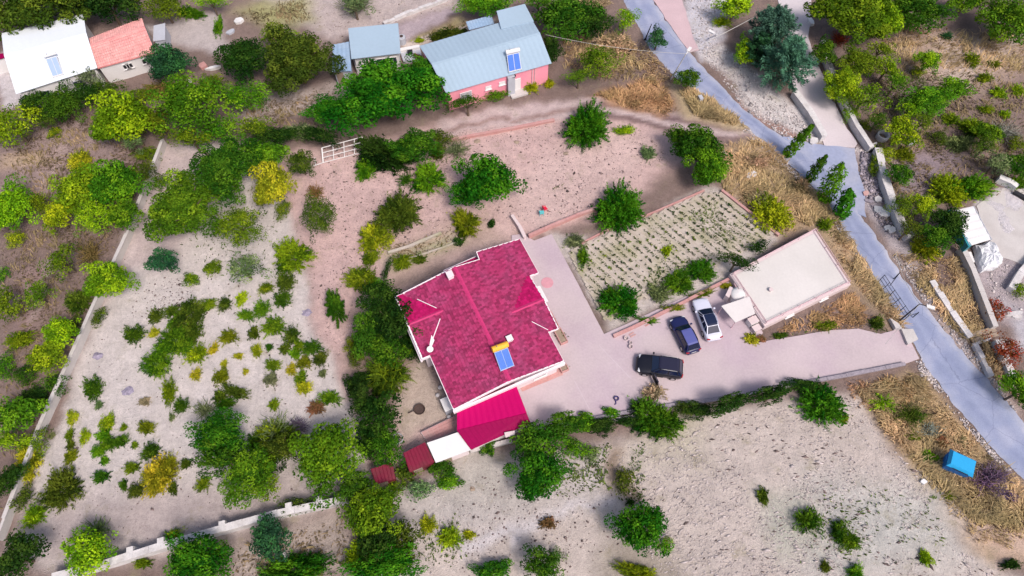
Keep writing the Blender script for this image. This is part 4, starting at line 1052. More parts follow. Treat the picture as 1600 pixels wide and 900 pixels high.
gs = thing('gate_slab', 'pale concrete slab at the driveway mouth beside the road', 'slab', (*at(1418, 527), 0))
MB().prism(W([(1406, 516), (1424, 516), (1432, 532), (1416, 540)]), 0, .35).build('slab', M_conc, gs)
MB().prism(W([(1387, 500), (1400, 508), (1406, 516), (1396, 516)]), 0, .5).build('step', M_conc, gs)

# street lamps and cables
def lamp(base_px, tip_px, h, m, label, cat='street lamp', arm=None, frame=False):
    b = Vector((*at(*base_px), 0)); t_ = Vector((*at(*tip_px, h), h))
    t = thing('utility_pole', label, cat, tuple(b))
    MB().tube(tuple(b), tuple(t_), .09, .055, 8).build('pole', m, t)
    if frame:
        b2 = Vector((*at(base_px[0] + 7, base_px[1] - 9), 0)); MB().tube(tuple(b2), tuple(b.lerp(t_, .55)), .07, .05, 8).build('brace', m, t)
    if arm:
        a = Vector((*at(*arm, h), h)); mid = t_.lerp(a, .5)
        MB().tube(tuple(t_), tuple(a), .045, n=6).build('arm', m, t)
        hd = MB().box(tuple(a), (.75, .34, .14), math.atan2((a - t_).y, (a - t_).x)).build('lamp_head', M_white, t)
        MB().box((a.x, a.y, a.z - .09), (.6, .26, .05), math.atan2((a - t_).y, (a - t_).x)).build('lamp_glass', M_lamp, hd)
    return t_
lt = lamp((1048, 124), (1072, 84), 5.2, M_white, 'white braced utility pole with lamp beside the upper road', arm=(1077, 77), frame=True)
dk = lamp((1403, 503), (1437, 475), 5.6, M_black, 'black leaning lamp pole at the driveway mouth', arm=(1454, 480))
ux = lamp((1108, 60), (1120, 54), 2.5, M_white, 'short white post with crossarm above the stony road verge', 'utility pole', arm=(1112, 50))
def cable(p, q, sag, label, r=.022):
    pts = []
    for i in range(25):
        f = i / 24; x = Vector(p).lerp(Vector(q), f); x.z -= sag * 4 * f * (1 - f); pts.append(tuple(x))
    single(MB().path(pts, r, 5), 'power_cable', M_wire, label, 'cable')
cable((*at(852, 54, 3.4), 3.4), tuple(lt), .5, 'thin power cable from the pink house to the white braced pole')
cable(tuple(lt), (*at(1120, 54, 3), 2.6), .2, 'power cable from white braced pole to short white post', .03)
cable((*at(1120, 54, 3), 2.6), (*at(1190, 20, 4), 4.0), .1, 'pale cable rising from short white post to the pine trees', .035)
cable(tuple(dk), (*at(1405, 520, 4), 1.2), .1, 'thin cable hanging down from the black lamp pole')
cable((*at(1400, 395, 4), 4.0), tuple(dk), .5, 'thin power cable above the road towards the black lamp pole')
# ------------------------------------------------------------------ cars
def paint(name, rgb, rough=.3, coat=.3):
    m = mat(name, rgb, rough, .03, .6, 3, spec=.5); m.node_tree.nodes['Principled BSDF'].inputs['Coat Weight'].default_value = coat; return m
P_white = paint('white_car_paint', (.62, .62, .74)); P_blue = paint('blue_car_paint', (.010, .013, .075), .4, .1); P_black = paint('black_car_paint', (.005, .005, .012), .42, .08)
P_trim = mat('black_trim', (.012, .012, .016), .5, .1, 3, 9)
P_glass = mat('car_glass', (.008, .014, .045), .12, .03, 1, 3, spec=.7)

def car(label, front, rear, Wd, Hh, style, pm, roof_m=None, rails=None, door_open=False, L=None):
    f, r = Vector(at(*front, .5)), Vector(at(*rear, .6)); d = f - r; ang = math.atan2(d.y, d.x); c = f.lerp(r, .5); L = L or d.length
    t = thing('parked_car', label, 'car', (c.x, c.y, .04), ang, 'cars parked in the courtyard')
    hw = Wd / 2; zb = .92 if style != 'suv' else 1.05
    sed = style == 'sedan'
    ST = [(.5, .50, .52), (.490, .70, .62), (.465, .84, .72), (.42, .94, .78), (.36, .99, .84), (.25, 1, .90), (.17, 1, .97), (.0, 1, 1.0), (-.2, 1, 1.01), (-.34, 1, 1.01),
          (-.42, .97, .99 if sed else 1.0), (-.465, .90, .95 if sed else .98), (-.49, .78, .80), (-.5, .62, .62)]
    mb = MB(); half = []
    for x, w_, zt in ST:
        h, z = hw * w_, zb * zt
        half.append([(x * L, y, zz) for y, zz in ((.0, .24), (.82 * h, .24), (.98 * h, .36), (h, .55 * z + .1), (.985 * h, .78 * z), (.93 * h, .93 * z), (.80 * h, .995 * z), (.45 * h, z + .025), (0, z + .035))])
    n = len(half[0]); vs = []
    for ring in half: vs += ring + [(p[0], -p[1], p[2]) for p in ring[-2:0:-1]]
    k = 2 * n - 2; fs = []
    for i in range(len(ST) - 1):
        for j in range(k): fs.append((i * k + j, i * k + (j + 1) % k, (i + 1) * k + (j + 1) % k, (i + 1) * k + j))
    fs += [tuple(range(k - 1, -1, -1)), tuple((len(ST) - 1) * k + j for j in range(k))]
    mb.add(vs, fs).build('body', pm, t, local=True, smooth=True)
    # cabin: windscreen base, roof front, roof rear, rear window base
    xs = {'sedan': (.20, .03, -.24, -.385), 'hatch': (.21, .05, -.36, -.455), 'suv': (.19, .045, -.38, -.465)}[style]
    x0, x1, x2, x3 = [x * L for x in xs]; zr = Hh; b0, b1 = .90 * hw, .70 * hw; zl = zb * .97
    def ring(x, y, z): return [(x, y, z), (x, -y, z)]
    B = [(x0, b0 * .93, zl), (x0 * .55 + x1 * .1, b0, zl + .02), ((x1 + x2) / 2, b0, zl + .03), (x2 - .02 * L, b0, zl + .02), (x3, b0 * .9, zl)]
    T = [(x1, b1 * .93, zr - .05), (x1 - .04 * L, b1, zr - .015), ((x1 + x2) / 2, b1 * 1.02, zr), (x2 + .04 * L, b1, zr - .02), (x2, b1 * .94, zr - .06)]
    vs = B + T + [(p[0], -p[1], p[2]) for p in B] + [(p[0], -p[1], p[2]) for p in T]
    fs = [(i, i + 1, 6 + i, 5 + i) for i in range(4)] + [(10 + i + 1, 10 + i, 15 + i, 16 + i) for i in range(4)] + [(0, 5, 15, 10), (9, 4, 14, 19)] + [(5 + i, 6 + i, 16 + i, 15 + i) for i in range(4)]
    MB().add(vs, fs).build('cabin', pm, t, local=True)
    def pane(name, quad, ins, off, m=P_glass):
        q = [Vector(p) for p in quad]; cc = sum(q, Vector()) / len(q); nn = (q[1] - q[0]).cross(q[2] - q[0]).normalized()
        if nn.dot(cc - Vector((0, 0, zb * .8))) < 0: nn = -nn
        q = [cc + (p - cc) * ins + nn * off for p in q]
        return MB().slab([tuple(p) for p in q], .012).build(name, m, t, local=True)
    V = lambda i: vs[i]
    pane('windscreen', (V(0), V(5), V(15), V(10)), .93, .02); pane('rear_window', (V(4), V(9), V(19), V(14)), .86, .02)
    for s in (0, 10):
        for i, nm in ((0, 'side_window'), (1, 'side_window'), (2, 'side_window'), (3, 'side_window')):
            q = (V(s + i), V(s + i + 1), V(s + 6 + i), V(s + 5 + i))
            qv = [Vector(p) for p in q]; cc = sum(qv, Vector()) / 4; nn = (qv[1] - qv[0]).cross(qv[3] - qv[0]).normalized()
            if nn.y * cc.y < 0: nn = -nn
            qv = [cc + (p - cc) * .86 + nn * .016 for p in qv]; qb = [p - nn * .012 for p in qv]
            MB().add([tuple(p) for p in qv + qb], [(0, 1, 2, 3), (7, 6, 5, 4), (0, 4, 5, 1), (1, 5, 6, 2), (2, 6, 7, 3), (3, 7, 4, 0)]).build(nm, P_glass, t, local=True)
    if roof_m:
        q = [V(5), V(6), V(7), V(8), V(9), V(19), V(18), V(17), V(16), V(15)]; cc = sum((Vector(p) for p in q), Vector()) / 10
        q = [((p[0] - cc.x) * 1.0 + cc.x, p[1] * .86, p[2] + .028) for p in q]
        mbq = MB()
        for i in range(4): mbq.slab([q[i], q[i + 1], q[8 - i], q[9 - i]], .02)
        mbq.build('roof_panel', roof_m, t, local=True)
    if rails:
        for s in (-1, 1):
            MB().path([(x1 - .05 * L, s * b1 * .97, zr + .02), (x1 - .09 * L, s * b1, zr + .07), (x2 + .08 * L, s * b1, zr + .06), (x2 + .04 * L, s * b1 * .97, zr + .0)], .022, 6).build('roof_rail', rails, t, local=True)
    for s in (-1, 1):
        mr = MB().box((x0 - .03 * L, s * (hw + .07), zb + .04), (.16, .2, .13)).build('mirror', pm, t, local=True)
        hl = .455 * L
        MB().add([(hl + .05, s * hw * .55, zb * .70), (hl + .035, s * hw * .86, zb * .70), (hl - .17, s * hw * .955, zb * .76), (hl - .16, s * hw * .80, zb * .835), (hl - .03, s * hw * .52, zb * .79)], [(0, 1, 2, 3, 4)]).build('headlight', M_lamp, t, local=True)
        MB().box((-.478 * L, s * hw * .74, zb * .80), (.12, hw * .34, .17), -s * .25).build('tail_light', M_tail, t, local=True)
    for x in (.305, -.30):
        for s in (-1, 1):
            wh_ = MB().tube((x * L, s * (hw - .20), .32), (x * L, s * (hw + .015), .32), .33, n=18).build('wheel', M_rubber, t, local=True)
            MB().tube((x * L, s * (hw + .005), .32), (x * L, s * (hw + .03), .32), .21, n=14).build('rim', M_chrome, wh_, local=True)
    MB().box((.494 * L, 0, .40), (.07, Wd * .70, .14)).build('front_bumper', P_trim if style == 'suv' else pm, t, local=True)
    MB().box((.487 * L, 0, zb * .60), (.06, Wd * .46, .13)).build('grille', P_trim, t, local=True)
    MB().box((-.494 * L, 0, .44), (.08, Wd * .72, .17)).build('rear_bumper', P_trim if style == 'suv' else pm, t, local=True)
    MB().box((-.497 * L, 0, zb * .66), (.03, .5, .11)).build('number_plate', M_white, t, local=True)
    for s in (-1, 1):
        MB().box((x0 - .01, s * hw * .30, zb * .985 + .03), (.04, hw * .62, .025), s * .04).build('wiper', P_trim, t, local=True)
    if door_open:
        a = R(62); hx, hy = .13 * L, hw
        dx, dy = -math.cos(a), math.sin(a); ln = 1.1; cx, cy = hx + dx * ln / 2, hy + .02 + dy * ln / 2
        dr = MB().box((cx, cy, .62), (ln, .10, .72), math.atan2(dy, dx)).build('open_door', pm, t, local=True)
        MB().box((cx + dx * .05, cy + dy * .05, 1.17), (ln * .78, .05, .36), math.atan2(dy, dx)).build('door_window', P_glass, dr, local=True)
        MB().box((cx + .06 * dy, cy - .06 * dx, .70), (ln * .7, .1, .25), math.atan2(dy, dx)).build('arm_rest', P_trim, dr, local=True)
        MB().box((hx - .5, hw + .005, .66), (1.0, .02, .62)).build('dark_cabin_patch', M_dark, t, local=True)  # dark patch laid on the body for the shade of the interior
        MB().box((hx - .62, hw * .55, .98), (.5, .5, .2)).build('seat', P_trim, t, local=True)
    return t
car('white saloon car with dark glass roof, parked nearest the flat roofed building', (1092, 467), (1117, 531), 1.82, 1.46, 'sedan', P_white, P_glass, P_white)
car('dark blue estate car parked between white saloon and black vehicle', (1056, 496), (1084, 551), 1.80, 1.50, 'hatch', P_blue, paint('blue_roof_reflection', (.085, .095, .30), .4, .1), P_trim)  # lighter blue roof panel is a light reflection painted on
car('black off road car with its driver door standing open', (994, 568), (1067, 578), 2.08, 1.62, 'suv', P_black, paint('black_roof_paint', (.012, .011, .034), .4, .1), M_chrome, True)

# ------------------------------------------------------------------ small things in the open
def lies(px, py): return (*at(px, py), .04)
bk = thing('fire_bowl', 'round black fire bowl with long handle on the sandy patio', 'fire bowl', (*at(656, 641), .0))
x, y = at(656, 641)
MB().lathe([(0, .12), (.40, .16), (.52, .34), (.56, .34), (.46, .1), (0, .04)], (x, y, 0), 20).build('bowl', M_rust, bk)
q = at(638, 646); MB().tube((x - .45, y - .1, .3), (q[0], q[1], .12), .05).build('handle', M_rust, bk)
for k in range(3): MB().tube((x + .3 * math.cos(k * 2.1), y + .3 * math.sin(k * 2.1), 0), (x + .24 * math.cos(k * 2.1), y + .24 * math.sin(k * 2.1), .14), .03).build('leg', M_rust, bk)
hs = []
hx, hy, hz = lies(963, 625)
for i in range(40): hs.append((hx + .22 * math.cos(i * .42), hy + .12 + .20 * math.sin(i * .42), hz + .05 + .003 * i))
hs += [(hx - .1, hy - .1, hz + .1), (hx - .05, hy - .35, hz + .04), (hx - .2, hy - .5, hz + .04)]
single(MB().path(hs, .055, 6), 'hose', mat('indigo_rubber', (.04, .03, .13), .5, .1, 3, 8), 'coiled indigo hose lying on the courtyard near the hedge', 'hose')
def chair(px, py, rz, m, lab):
    x, y = at(px, py); t = thing('garden_chair', lab, 'chair', (x, y, gh(x, y)), rz, 'plastic chairs on the pink soil')
    MB().box((0, 0, .40), (.46, .46, .05)).build('seat', m, t, local=True); MB().box((-.23, 0, .66), (.05, .46, .48), 0).build('backrest', m, t, local=True)
    for sx in (-1, 1):
        for sy in (-1, 1): MB().tube((sx * .22, sy * .22, 0), (sx * .19, sy * .19, .39), .025, n=6).build('leg', m, t, local=True)
    for sy in (-1, 1): MB().box((0, sy * .24, .58), (.42, .04, .04)).build('armrest', m, t, local=True)
chair(851, 329, .5, M_red, 'red plastic garden chair on the pink soil above the courtyard')
chair(846, 335, 1.7, M_cyan, 'turquoise plastic garden chair next to the red one')
# pink sandals / toys by the kerb: a row of pale pink tubs
for i, (px, py, r_, lab) in enumerate(((978, 530, .24, 'pale pink tub near the garden corner kerb'), (985, 537, .18, 'small pink bucket between two pale pink tubs'), (985, 543, .22, 'pale pink tub nearest the black car'))):
    x, y, z = lies(px, py); t = thing('tub', lab, 'tub', (x, y, z))
    MB().lathe([(0, .03), (r_ * .8, .0), (r_, .3), (r_ - .03, .3), (r_ * .75, .04)], (x, y, z), 14).build('basin', M_pinkwall, t); MB().tube((x - r_, y, z + .29), (x + r_, y, z + .34), .015).build('handle', M_chrome, t)
for i, (a, b) in enumerate((((983, 524), (990, 520)), ((985, 527), (993, 523)), ((1008, 510), (1014, 507)))):
    pa, pb = at(*a), at(*b); mid = lerp(pa, pb, .5)
    single(MB().box((*mid, .08), (math.dist(pa, pb), .12, .07), math.atan2(pb[1] - pa[1], pb[0] - pa[0])), 'plank', M_terra, ('pinkish plank lying by the pink tubs, uphill one', 'pinkish plank lying by the pink tubs, downhill one', 'short pinkish plank lying near the kerb bed, by the blue car')[i], 'plank')
# ash heaps on the sandy field
def heap(px, py, rx, m, lab, cat='ash heap', name='ash_heap', h=.18, amp=.6):
    x, y = at(px, py); r = rx * mpp(px, py); mb = MB(); N_ = 16; vs = [(x, y, gh(x, y) + h)]; fs = []
    rr = random.Random(px)
    for k, f in enumerate((.5, 1.0)):
        for i in range(N_):
            q = r * f * rr.uniform(1 - amp * .5, 1.1); a = 2 * math.pi * i / N_; vs.append((x + q * math.cos(a), y + q * math.sin(a) * .8, gh(x, y) + h * (1 - f) * rr.uniform(.5, 1.2) + (.015 if f == 1 else 0)))
    fs = [(0, 1 + i, 1 + (i + 1) % N_) for i in range(N_)] + [(1 + i, 1 + N_ + i, 1 + N_ + (i + 1) % N_, 1 + (i + 1) % N_) for i in range(N_)]
    return single(mb.add(vs, fs), name, m, lab, cat)
M_ash = mat('ash', (.27, .235, .31), .95, .45, 2.5, 9, .6)
heap(153, 556, 9, M_ash, 'violet grey ash heap on the sandy field, the one nearer the boundary wall')
heap(200, 611, 11, M_ash, 'violet grey ash heap on the sandy field, the one farther from the boundary wall')
heap(480, 488, 9, M_ash, 'faint violet ash patch at the uphill house side of the sandy field')
heap(745, 221, 6, M_wood, 'small dark heap of soil on the pink plot', 'soil heap', 'soil_heap')
heap(807, 222, 5, M_wood, 'dark brown spot of burnt soil near the dark round tree', 'soil heap', 'soil_heap')
heap(884, 240, 5, M_wood, 'tiny brown soil heap on the open pink plot', 'soil heap', 'soil_heap')
heap(738, 764, 5, M_wood, 'small dark green grey heap on pale soil below the white shed', 'soil heap', 'soil_heap')
# junk by the patio
heap(613, 690, 13, mat('junk', (.09, .07, .15), .8, .5, 2, 7, .5), 'dark violet scrap heap beside the maroon shed', 'scrap heap', 'scrap_heap', .45)
x, y = at(622, 687)
ty = []
for i in range(25): ty.append((x + .5 * math.cos(i * .2618), y + .5 * math.sin(i * .2618), .35))
x, y = at(622, 687)
single(MB().path(ty, .05, 6), 'hoop', M_grey, 'pale metal hoop leaning on the scrap heap', 'hoop')
for i, (px, py, lab) in enumerate(((684, 618, 'pale stone on the patio edge, uphill of the bluish tank'), (688, 606, 'small stone at the shingle house wall on the patio'), (702, 652, 'pale stone below the bluish tank block'), (722, 651, 'pale pinkish stone at the terrace corner'))):
    x, y = at(px, py); single(MB().lathe([(0, .0), (.2, .02), (.24, .12), (.14, .24), (0, .27)], (x, y, -.01), 7), 'stone', M_stone, lab, 'stone')
# broken slabs along the road
def slab_piece(px, py, rx, ry, rz, m, lab, h=.25, tilt=.12):
    x, y = at(px, py); s = mpp(px, py); rr = random.Random(px * 3 + py); n = 6; pts = []
    for i in range(n):
        a = 2 * math.pi * i / n + rr.uniform(-.25, .25); u, v = rx * s * math.cos(a) * rr.uniform(.85, 1.15), ry * s * math.sin(a) * rr.uniform(.85, 1.15)
        pts.append((x + u * math.cos(rz) - v * math.sin(rz), y + u * math.sin(rz) + v * math.cos(rz), h + u * tilt))
    return single(MB().slab(pts, h + .1), 'broken_slab', m, lab, 'slab', 'broken concrete slabs along the road')
slab_piece(1371, 312, 6, 6, .3, M_stone, 'small pale broken slab uphill of the big white one')
slab_piece(1376, 332, 13, 8, -.9, M_white, 'big white broken concrete slab between road and broken wall')
slab_piece(1389, 359, 9, 7, -.5, M_white, 'white broken slab below the big one, near the roadside')
slab_piece(1352, 303, 6, 4, .8, M_terra, 'pinkish broken slab at the road edge by the rubble', .2)
slab_piece(1358, 315, 8, 3, -.4, M_darkstone, 'flat grey broken slab at the foot of the rubble', .2)
slab_piece(1173, 275, 9, 6, .4, M_stone, 'pale broken slab in the dry grass bank', .3)
slab_piece(1132, 242, 3, 6, .2, M_stone, 'small pale rock at the uphill end of the dry grass bank', .25)
slab_piece(1442, 753, 5, 4, .2, M_white, 'white stone at the field edge below the blue container', .2)
slab_piece(1270, 222, 8, 6, .4, M_stone, 'pale block fallen at the road end of the thick lane wall', .3)
slab_piece(1266, 36, 4, 8, .2, M_white, 'pale rock at the lane edge beside the big tree', .4)
slab_piece(1288, 72, 5, 10, .4, M_stone, 'long pale rock on the lane edge below the big tree', .4)
slab_piece(1292, 105, 4, 8, .2, M_stone, 'whitish rock on the lane edge opposite the pines', .4)
slab_piece(1580, 492, 16, 5, .1, M_stone, 'long whitish rock lying near the red shrub', .35)
slab_piece(1588, 496, 8, 4, -.1, M_stone, 'small whitish rock at the tip of the long one near the red shrub', .3)
slab_piece(374, 34, 8, 6, .2, M_white, 'white rubble slab beside the upper track', .3)
slab_piece(361, 51, 7, 5, .5, M_grey, 'grey rubble slab beside the upper track', .25)
slab_piece(318, 105, 7, 7, .2, M_terra, 'pink rubble block between the blue green tree and dark tree', .4)
slab_piece(334, 108, 12, 3, .15, M_white, 'long white stone block beside the pink rubble', .35)
slab_piece(296, 132, 3, 8, -.3, M_stone, 'narrow pale post stump in the weeds below the pink rubble', .5)
# footbridge planks
for i, (a, b, wd) in enumerate((((1514, 526), (1552, 516), .55), ((1516, 534), (1556, 524), .4), ((1517, 541), (1545, 530), .3))):
    pa, pb = at(*a), at(*b); mid = lerp(pa, pb, .5)
    single(MB().box((*mid, .32), (math.dist(pa, pb), wd, .09), math.atan2(pb[1] - pa[1], pb[0] - pa[0])), 'plank', (M_wood, M_wood, M_stone)[i], ('weathered footbridge plank across the ditch, uphill one', 'weathered footbridge plank across the ditch, middle one', 'pale narrow footbridge plank across the ditch')[i], 'plank')
# concrete ring and grey drum in the scrub
t = thing('well_ring', 'pale concrete well ring among the scrub beside the lane wall', 'well ring', (*at(1377, 216), 0))
MB().lathe([(.72, 0), (.72, .7), (.55, .7), (.55, .05)], (*at(1377, 216), 0), 20).build('ring', M_stone, t); MB().lathe([(.0, .12), (.54, .12), (.54, .10)], (*at(1377, 216), 0), 20).build('cover', M_wood, t)
t = thing('culvert', 'dark culvert mouth between the two pale walls', 'culvert', (*at(1362, 236), 0))
MB().box((*at(1363, 235), .2), (1.3, .35, .5), .5).build('opening', M_dark, t); MB().box((*at(1360, 231), .3), (1.3, .2, .65), .5).build('head_wall', M_stone, t)
single_box('drum', (*at(1421, 220, .4), .45), (.55, 1.0, .8), .2, M_grey, 'pale grey drum standing among lime bushes in the scrub', 'drum', M_white)
t = thing('scrap_post', 'black leaning post beside the dark round roadside tree', 'post', (*at(1011, 60), 0)); MB().tube((*at(1008, 62), 0), (*at(1018, 38, 2.2), 2.2), .1, .06).build('post_shaft', M_black, t); MB().lathe([(0, 0), (.18, 0), (.16, .12), (0, .12)], (*at(1008, 62), 0), 8).build('foot', M_black, t)
for i, (px, py, lab) in enumerate(((982, 83, 'black stump in the burnt grass above the plot'), (1093, 158, 'dark grey box beside the road'))):
    single_box('stump', (*at(px, py), .35), (.4, .6, .7), .3, M_black if i == 0 else M_grey, lab, 'stump' if i == 0 else 'box')

# ------------------------------------------------------------------ foliage: crowns of real leaf faces, shared between plants of one kind and size
def foliage_mat(name, rough=.6, gloss=.25, amt=.35):
    m, t, b = nodes_of(name); N, L = t.nodes, t.links
    oi = N.new('ShaderNodeObjectInfo'); geo = N.new('ShaderNodeNewGeometry'); tn = N.new('ShaderNodeAttribute'); tn.attribute_name = 'tone'
    mr = N.new('ShaderNodeMapRange'); mr.inputs['To Min'].default_value = 1 - amt; mr.inputs['To Max'].default_value = 1 + amt; L.new(geo.outputs['Random Per Island'], mr.inputs['Value'])
    mu = N.new('ShaderNodeMath'); mu.operation = 'MULTIPLY'; L.new(mr.outputs[0], mu.inputs[0]); L.new(tn.outputs['Fac'], mu.inputs[1])
    hs = N.new('ShaderNodeHueSaturation'); hm = N.new('ShaderNodeMapRange'); hm.inputs['From Min'].default_value = .5; hm.inputs['From Max'].default_value = 1.5; hm.inputs['To Min'].default_value = .525; hm.inputs['To Max'].default_value = .478
    L.new(tn.outputs['Fac'], hm.inputs['Value']); L.new(hm.outputs[0], hs.inputs['Hue']); L.new(mu.outputs[0], hs.inputs['Value']); L.new(oi.outputs['Color'], hs.inputs['Color'])
    L.new(hs.outputs[0], b.inputs['Base Color']); b.inputs['Roughness'].default_value = rough; b.inputs['Specular IOR Level'].default_value = gloss
    tr = N.new('ShaderNodeBsdfTranslucent'); mx = N.new('ShaderNodeMixShader'); mx.inputs[0].default_value = .2
    L.new(hs.outputs[0], tr.inputs['Color']); out = N['Material Output']
    L.new(b.outputs[0], mx.inputs[1]); L.new(tr.outputs[0], mx.inputs[2]); L.new(mx.outputs[0], out.inputs['Surface'])
    return m
M_leaf = foliage_mat('leaf', .7, .06); M_twig = foliage_mat('dry_twig', .9, .1, .4)

def unit(v): return v / np.maximum(np.linalg.norm(v, axis=1, keepdims=True), 1e-9)
def leaves(c, n, size, asp, tdir=None, tone=None, r=None):
    """rhombic leaf faces at centres c with normals n"""
    k = len(c); rand = unit(r.normal(size=(k, 3)))
    t = unit(np.cross(n, rand)) if tdir is None else unit(tdir)
    b = unit(np.cross(n, t)); L = (size * r.uniform(.6, 1.35, k))[:, None]
    v = np.stack([c - t * L * .5, c + b * L * asp * .5 + n * L * .08, c + t * L * .5, c - b * L * asp * .5 + n * L * .08], 1).reshape(-1, 3)
    return v, np.arange(4 * k).reshape(k, 4), np.repeat(tone if tone is not None else np.ones(k), 4)

def crown_mesh(kind, R0, seed):
    r = np.random.default_rng(seed)
    if kind in 'DL':
        dense = kind == 'D'
        nc = int(16 + 17 * R0 ** 1.3) if dense else int(12 + 11 * R0 ** 1.25)
        d = unit(r.normal(size=(nc, 3))); d[:, 2] = np.abs(d[:, 2]) * 1.0 - .28
        lob = 1 + .22 * np.sin(np.arctan2(d[:, 1], d[:, 0]) * 3 + r.uniform(0, 6)) + .12 * np.sin(np.arctan2(d[:, 1], d[:, 0]) * 5 + r.uniform(0, 6))
        cc = d * (R0 * r.uniform(.40, .90, nc) * lob)[:, None]; cr = R0 * r.uniform(.13, .31, nc) * (R0 / 1.8) ** -.12 * (1 if R0 > 1.2 else 1.15) * (1 if R0 < 4 else .85)
        ct = .45 + 1.1 * r.random(nc) ** 1.2
        cc = np.vstack([cc, [[0, 0, 0]]]); cr = np.append(cr, R0 * .5); ct = np.append(ct, .7)
        wgt = cr ** 2; N_ = int((1050 if dense else 480) * R0 ** 1.85 + 320)
        ci = r.choice(len(cc), N_, p=wgt / wgt.sum()); q = unit(r.normal(size=(N_, 3))); q[:, 2] += .25; q = unit(q)
        c = cc[ci] + q * (cr[ci] * r.uniform(.75, 1.08, N_) * (1 if dense else 1.15))[:, None]
        n = unit(q * .7 + r.normal(size=(N_, 3)) * .55 + np.array([0, 0, .45]))
        c[:, 2] = np.maximum(c[:, 2], -.75 * R0) * .9
        sz = (.125 + .036 * R0) if dense else (.125 + .032 * R0)
        return leaves(c, n, np.full(N_, sz), .6, None, ct[ci] * r.uniform(.85, 1.15, N_), r)
    if kind == 'S':      # tufted shrub: leafy clumps with many short shoots breaking the outline
        ns = int(110 + 95 * R0); az_ = r.uniform(0, 2 * math.pi, ns); el_ = np.arccos(r.uniform(-.1, .98, ns))
        sm = R0 < 1.4; lob = 1 + (.22 if sm else .13) * np.sin(az_ * 2 + r.uniform(0, 6)) + (.24 if sm else .10) * np.sin(az_ * 3 + r.uniform(0, 6)); L = R0 * r.uniform(.35 if sm else .62, 1.15 if sm else 1.0, ns) * lob
        dirs = unit(np.stack([np.sin(el_) * np.cos(az_), np.sin(el_) * np.sin(az_), np.cos(el_) * .8], 1))
        ck = unit(r.normal(size=(int(9 + 7 * R0), 3))); st = (.45 + 1.1 * r.random(len(ck)))[np.argmax(dirs @ ck.T, 1)]
        per = int(9 + 8 * R0); si = np.repeat(np.arange(ns), per); f = r.uniform(.3, 1, ns * per) ** .7
        off = r.normal(size=(ns, 3)) * (.17 if sm else .10) * R0
        c = dirs[si] * (L[si] * f)[:, None] + off[si] + r.normal(size=(ns * per, 3)) * (.09 * R0 ** .6 * (1.3 - f))[:, None]; c[:, 2] -= R0 * .35
        t = unit(dirs[si] * .9 + r.normal(size=c.shape) * .6 + np.array([0, 0, .2])); n = unit(np.cross(t, r.normal(size=c.shape))); n *= np.sign(n[:, 2:3] + 1e-6)
        return leaves(c, n, np.full(len(c), .14 + .042 * R0), .36, t, st[si] * r.uniform(.8, 1.2, len(c)), r)
    if kind == 'C':      # pine: layered feathery boughs
        nb = int(26 * R0 ** .9 + 14); az_ = r.uniform(0, 2 * math.pi, nb); h = r.uniform(-.5, 1, nb); L = R0 * (1.05 - .75 * np.maximum(h, 0)) * r.uniform(.7, 1.1, nb)
        per = int(60 + 22 * R0); bi = np.repeat(np.arange(nb), per); f = r.uniform(.1, 1, nb * per) ** .7
        dx = np.stack([np.cos(az_), np.sin(az_), np.full(nb, .18)], 1); side = np.stack([-np.sin(az_), np.cos(az_), np.zeros(nb)], 1)
        sp = r.normal(size=nb * per) * .16 * R0 * (1.1 - f) + 0
        c = dx[bi] * (L[bi] * f)[:, None] + side[bi] * sp[:, None]; c[:, 2] += h[bi] * R0 * .95 + r.normal(size=len(c)) * .05 * R0
        t = unit(dx[bi] + side[bi] * np.sign(sp)[:, None] * .8 + r.normal(size=c.shape) * .25); n = unit(np.cross(t, r.normal(size=c.shape))); n *= np.sign(n[:, 2:3] + 1e-6)
        return leaves(c, n, np.full(len(c), .34), .22, t, r.uniform(.6, 1.4, nb)[bi], r)
    if kind == 'P':      # upright young poplar
        N_ = int(700 * R0 ** 1.5 + 300); z = r.uniform(-.2, 3.0, N_); w_ = R0 * .62 * np.sqrt(np.clip(1 - ((z - .9) / 2.15) ** 2, .02, 1)) * (1 + .3 * np.sin(z * 7 + r.uniform(0, 6)))
        q = r.uniform(0, 2 * math.pi, N_); rad = w_ * np.sqrt(r.uniform(.15, 1, N_))
        c = np.stack([rad * np.cos(q), rad * np.sin(q), z * R0], 1); n = unit(np.stack([np.cos(q), np.sin(q), np.full(N_, .8)], 1) + r.normal(size=(N_, 3)) * .5)
        return leaves(c, n, np.full(N_, .24), .7, None, .75 + .5 * vnoise(c[:, :2] * 3 + c[:, 2:3], .5, seed), r)
    if kind == 'T':      # bare twigs
        vs, fs, tn = [], [], []
        for i in range(int(60 + 50 * R0)):
            p = np.array([0, 0, -.3 * R0]) + r.normal(size=3) * .08 * R0; d = unit(r.normal(size=(1, 3)))[0]; d[2] = abs(d[2]) * .7 + .1; tone = r.uniform(.6, 1.3)
            for k in range(5):
                q = p + d * R0 * .24 * r.uniform(.7, 1.2); s = unit(np.cross(d, r.normal(size=3))[None])[0] * (.05 - .007 * k); b = len(vs)
                vs += [p - s, p + s, q + s * .7, q - s * .7]; fs.append((b, b + 1, b + 2, b + 3)); tn += [tone] * 4
                p = q; d = unit((d + r.normal(size=3) * .45)[None])[0]
        return np.array(vs), np.array(fs), np.array(tn)

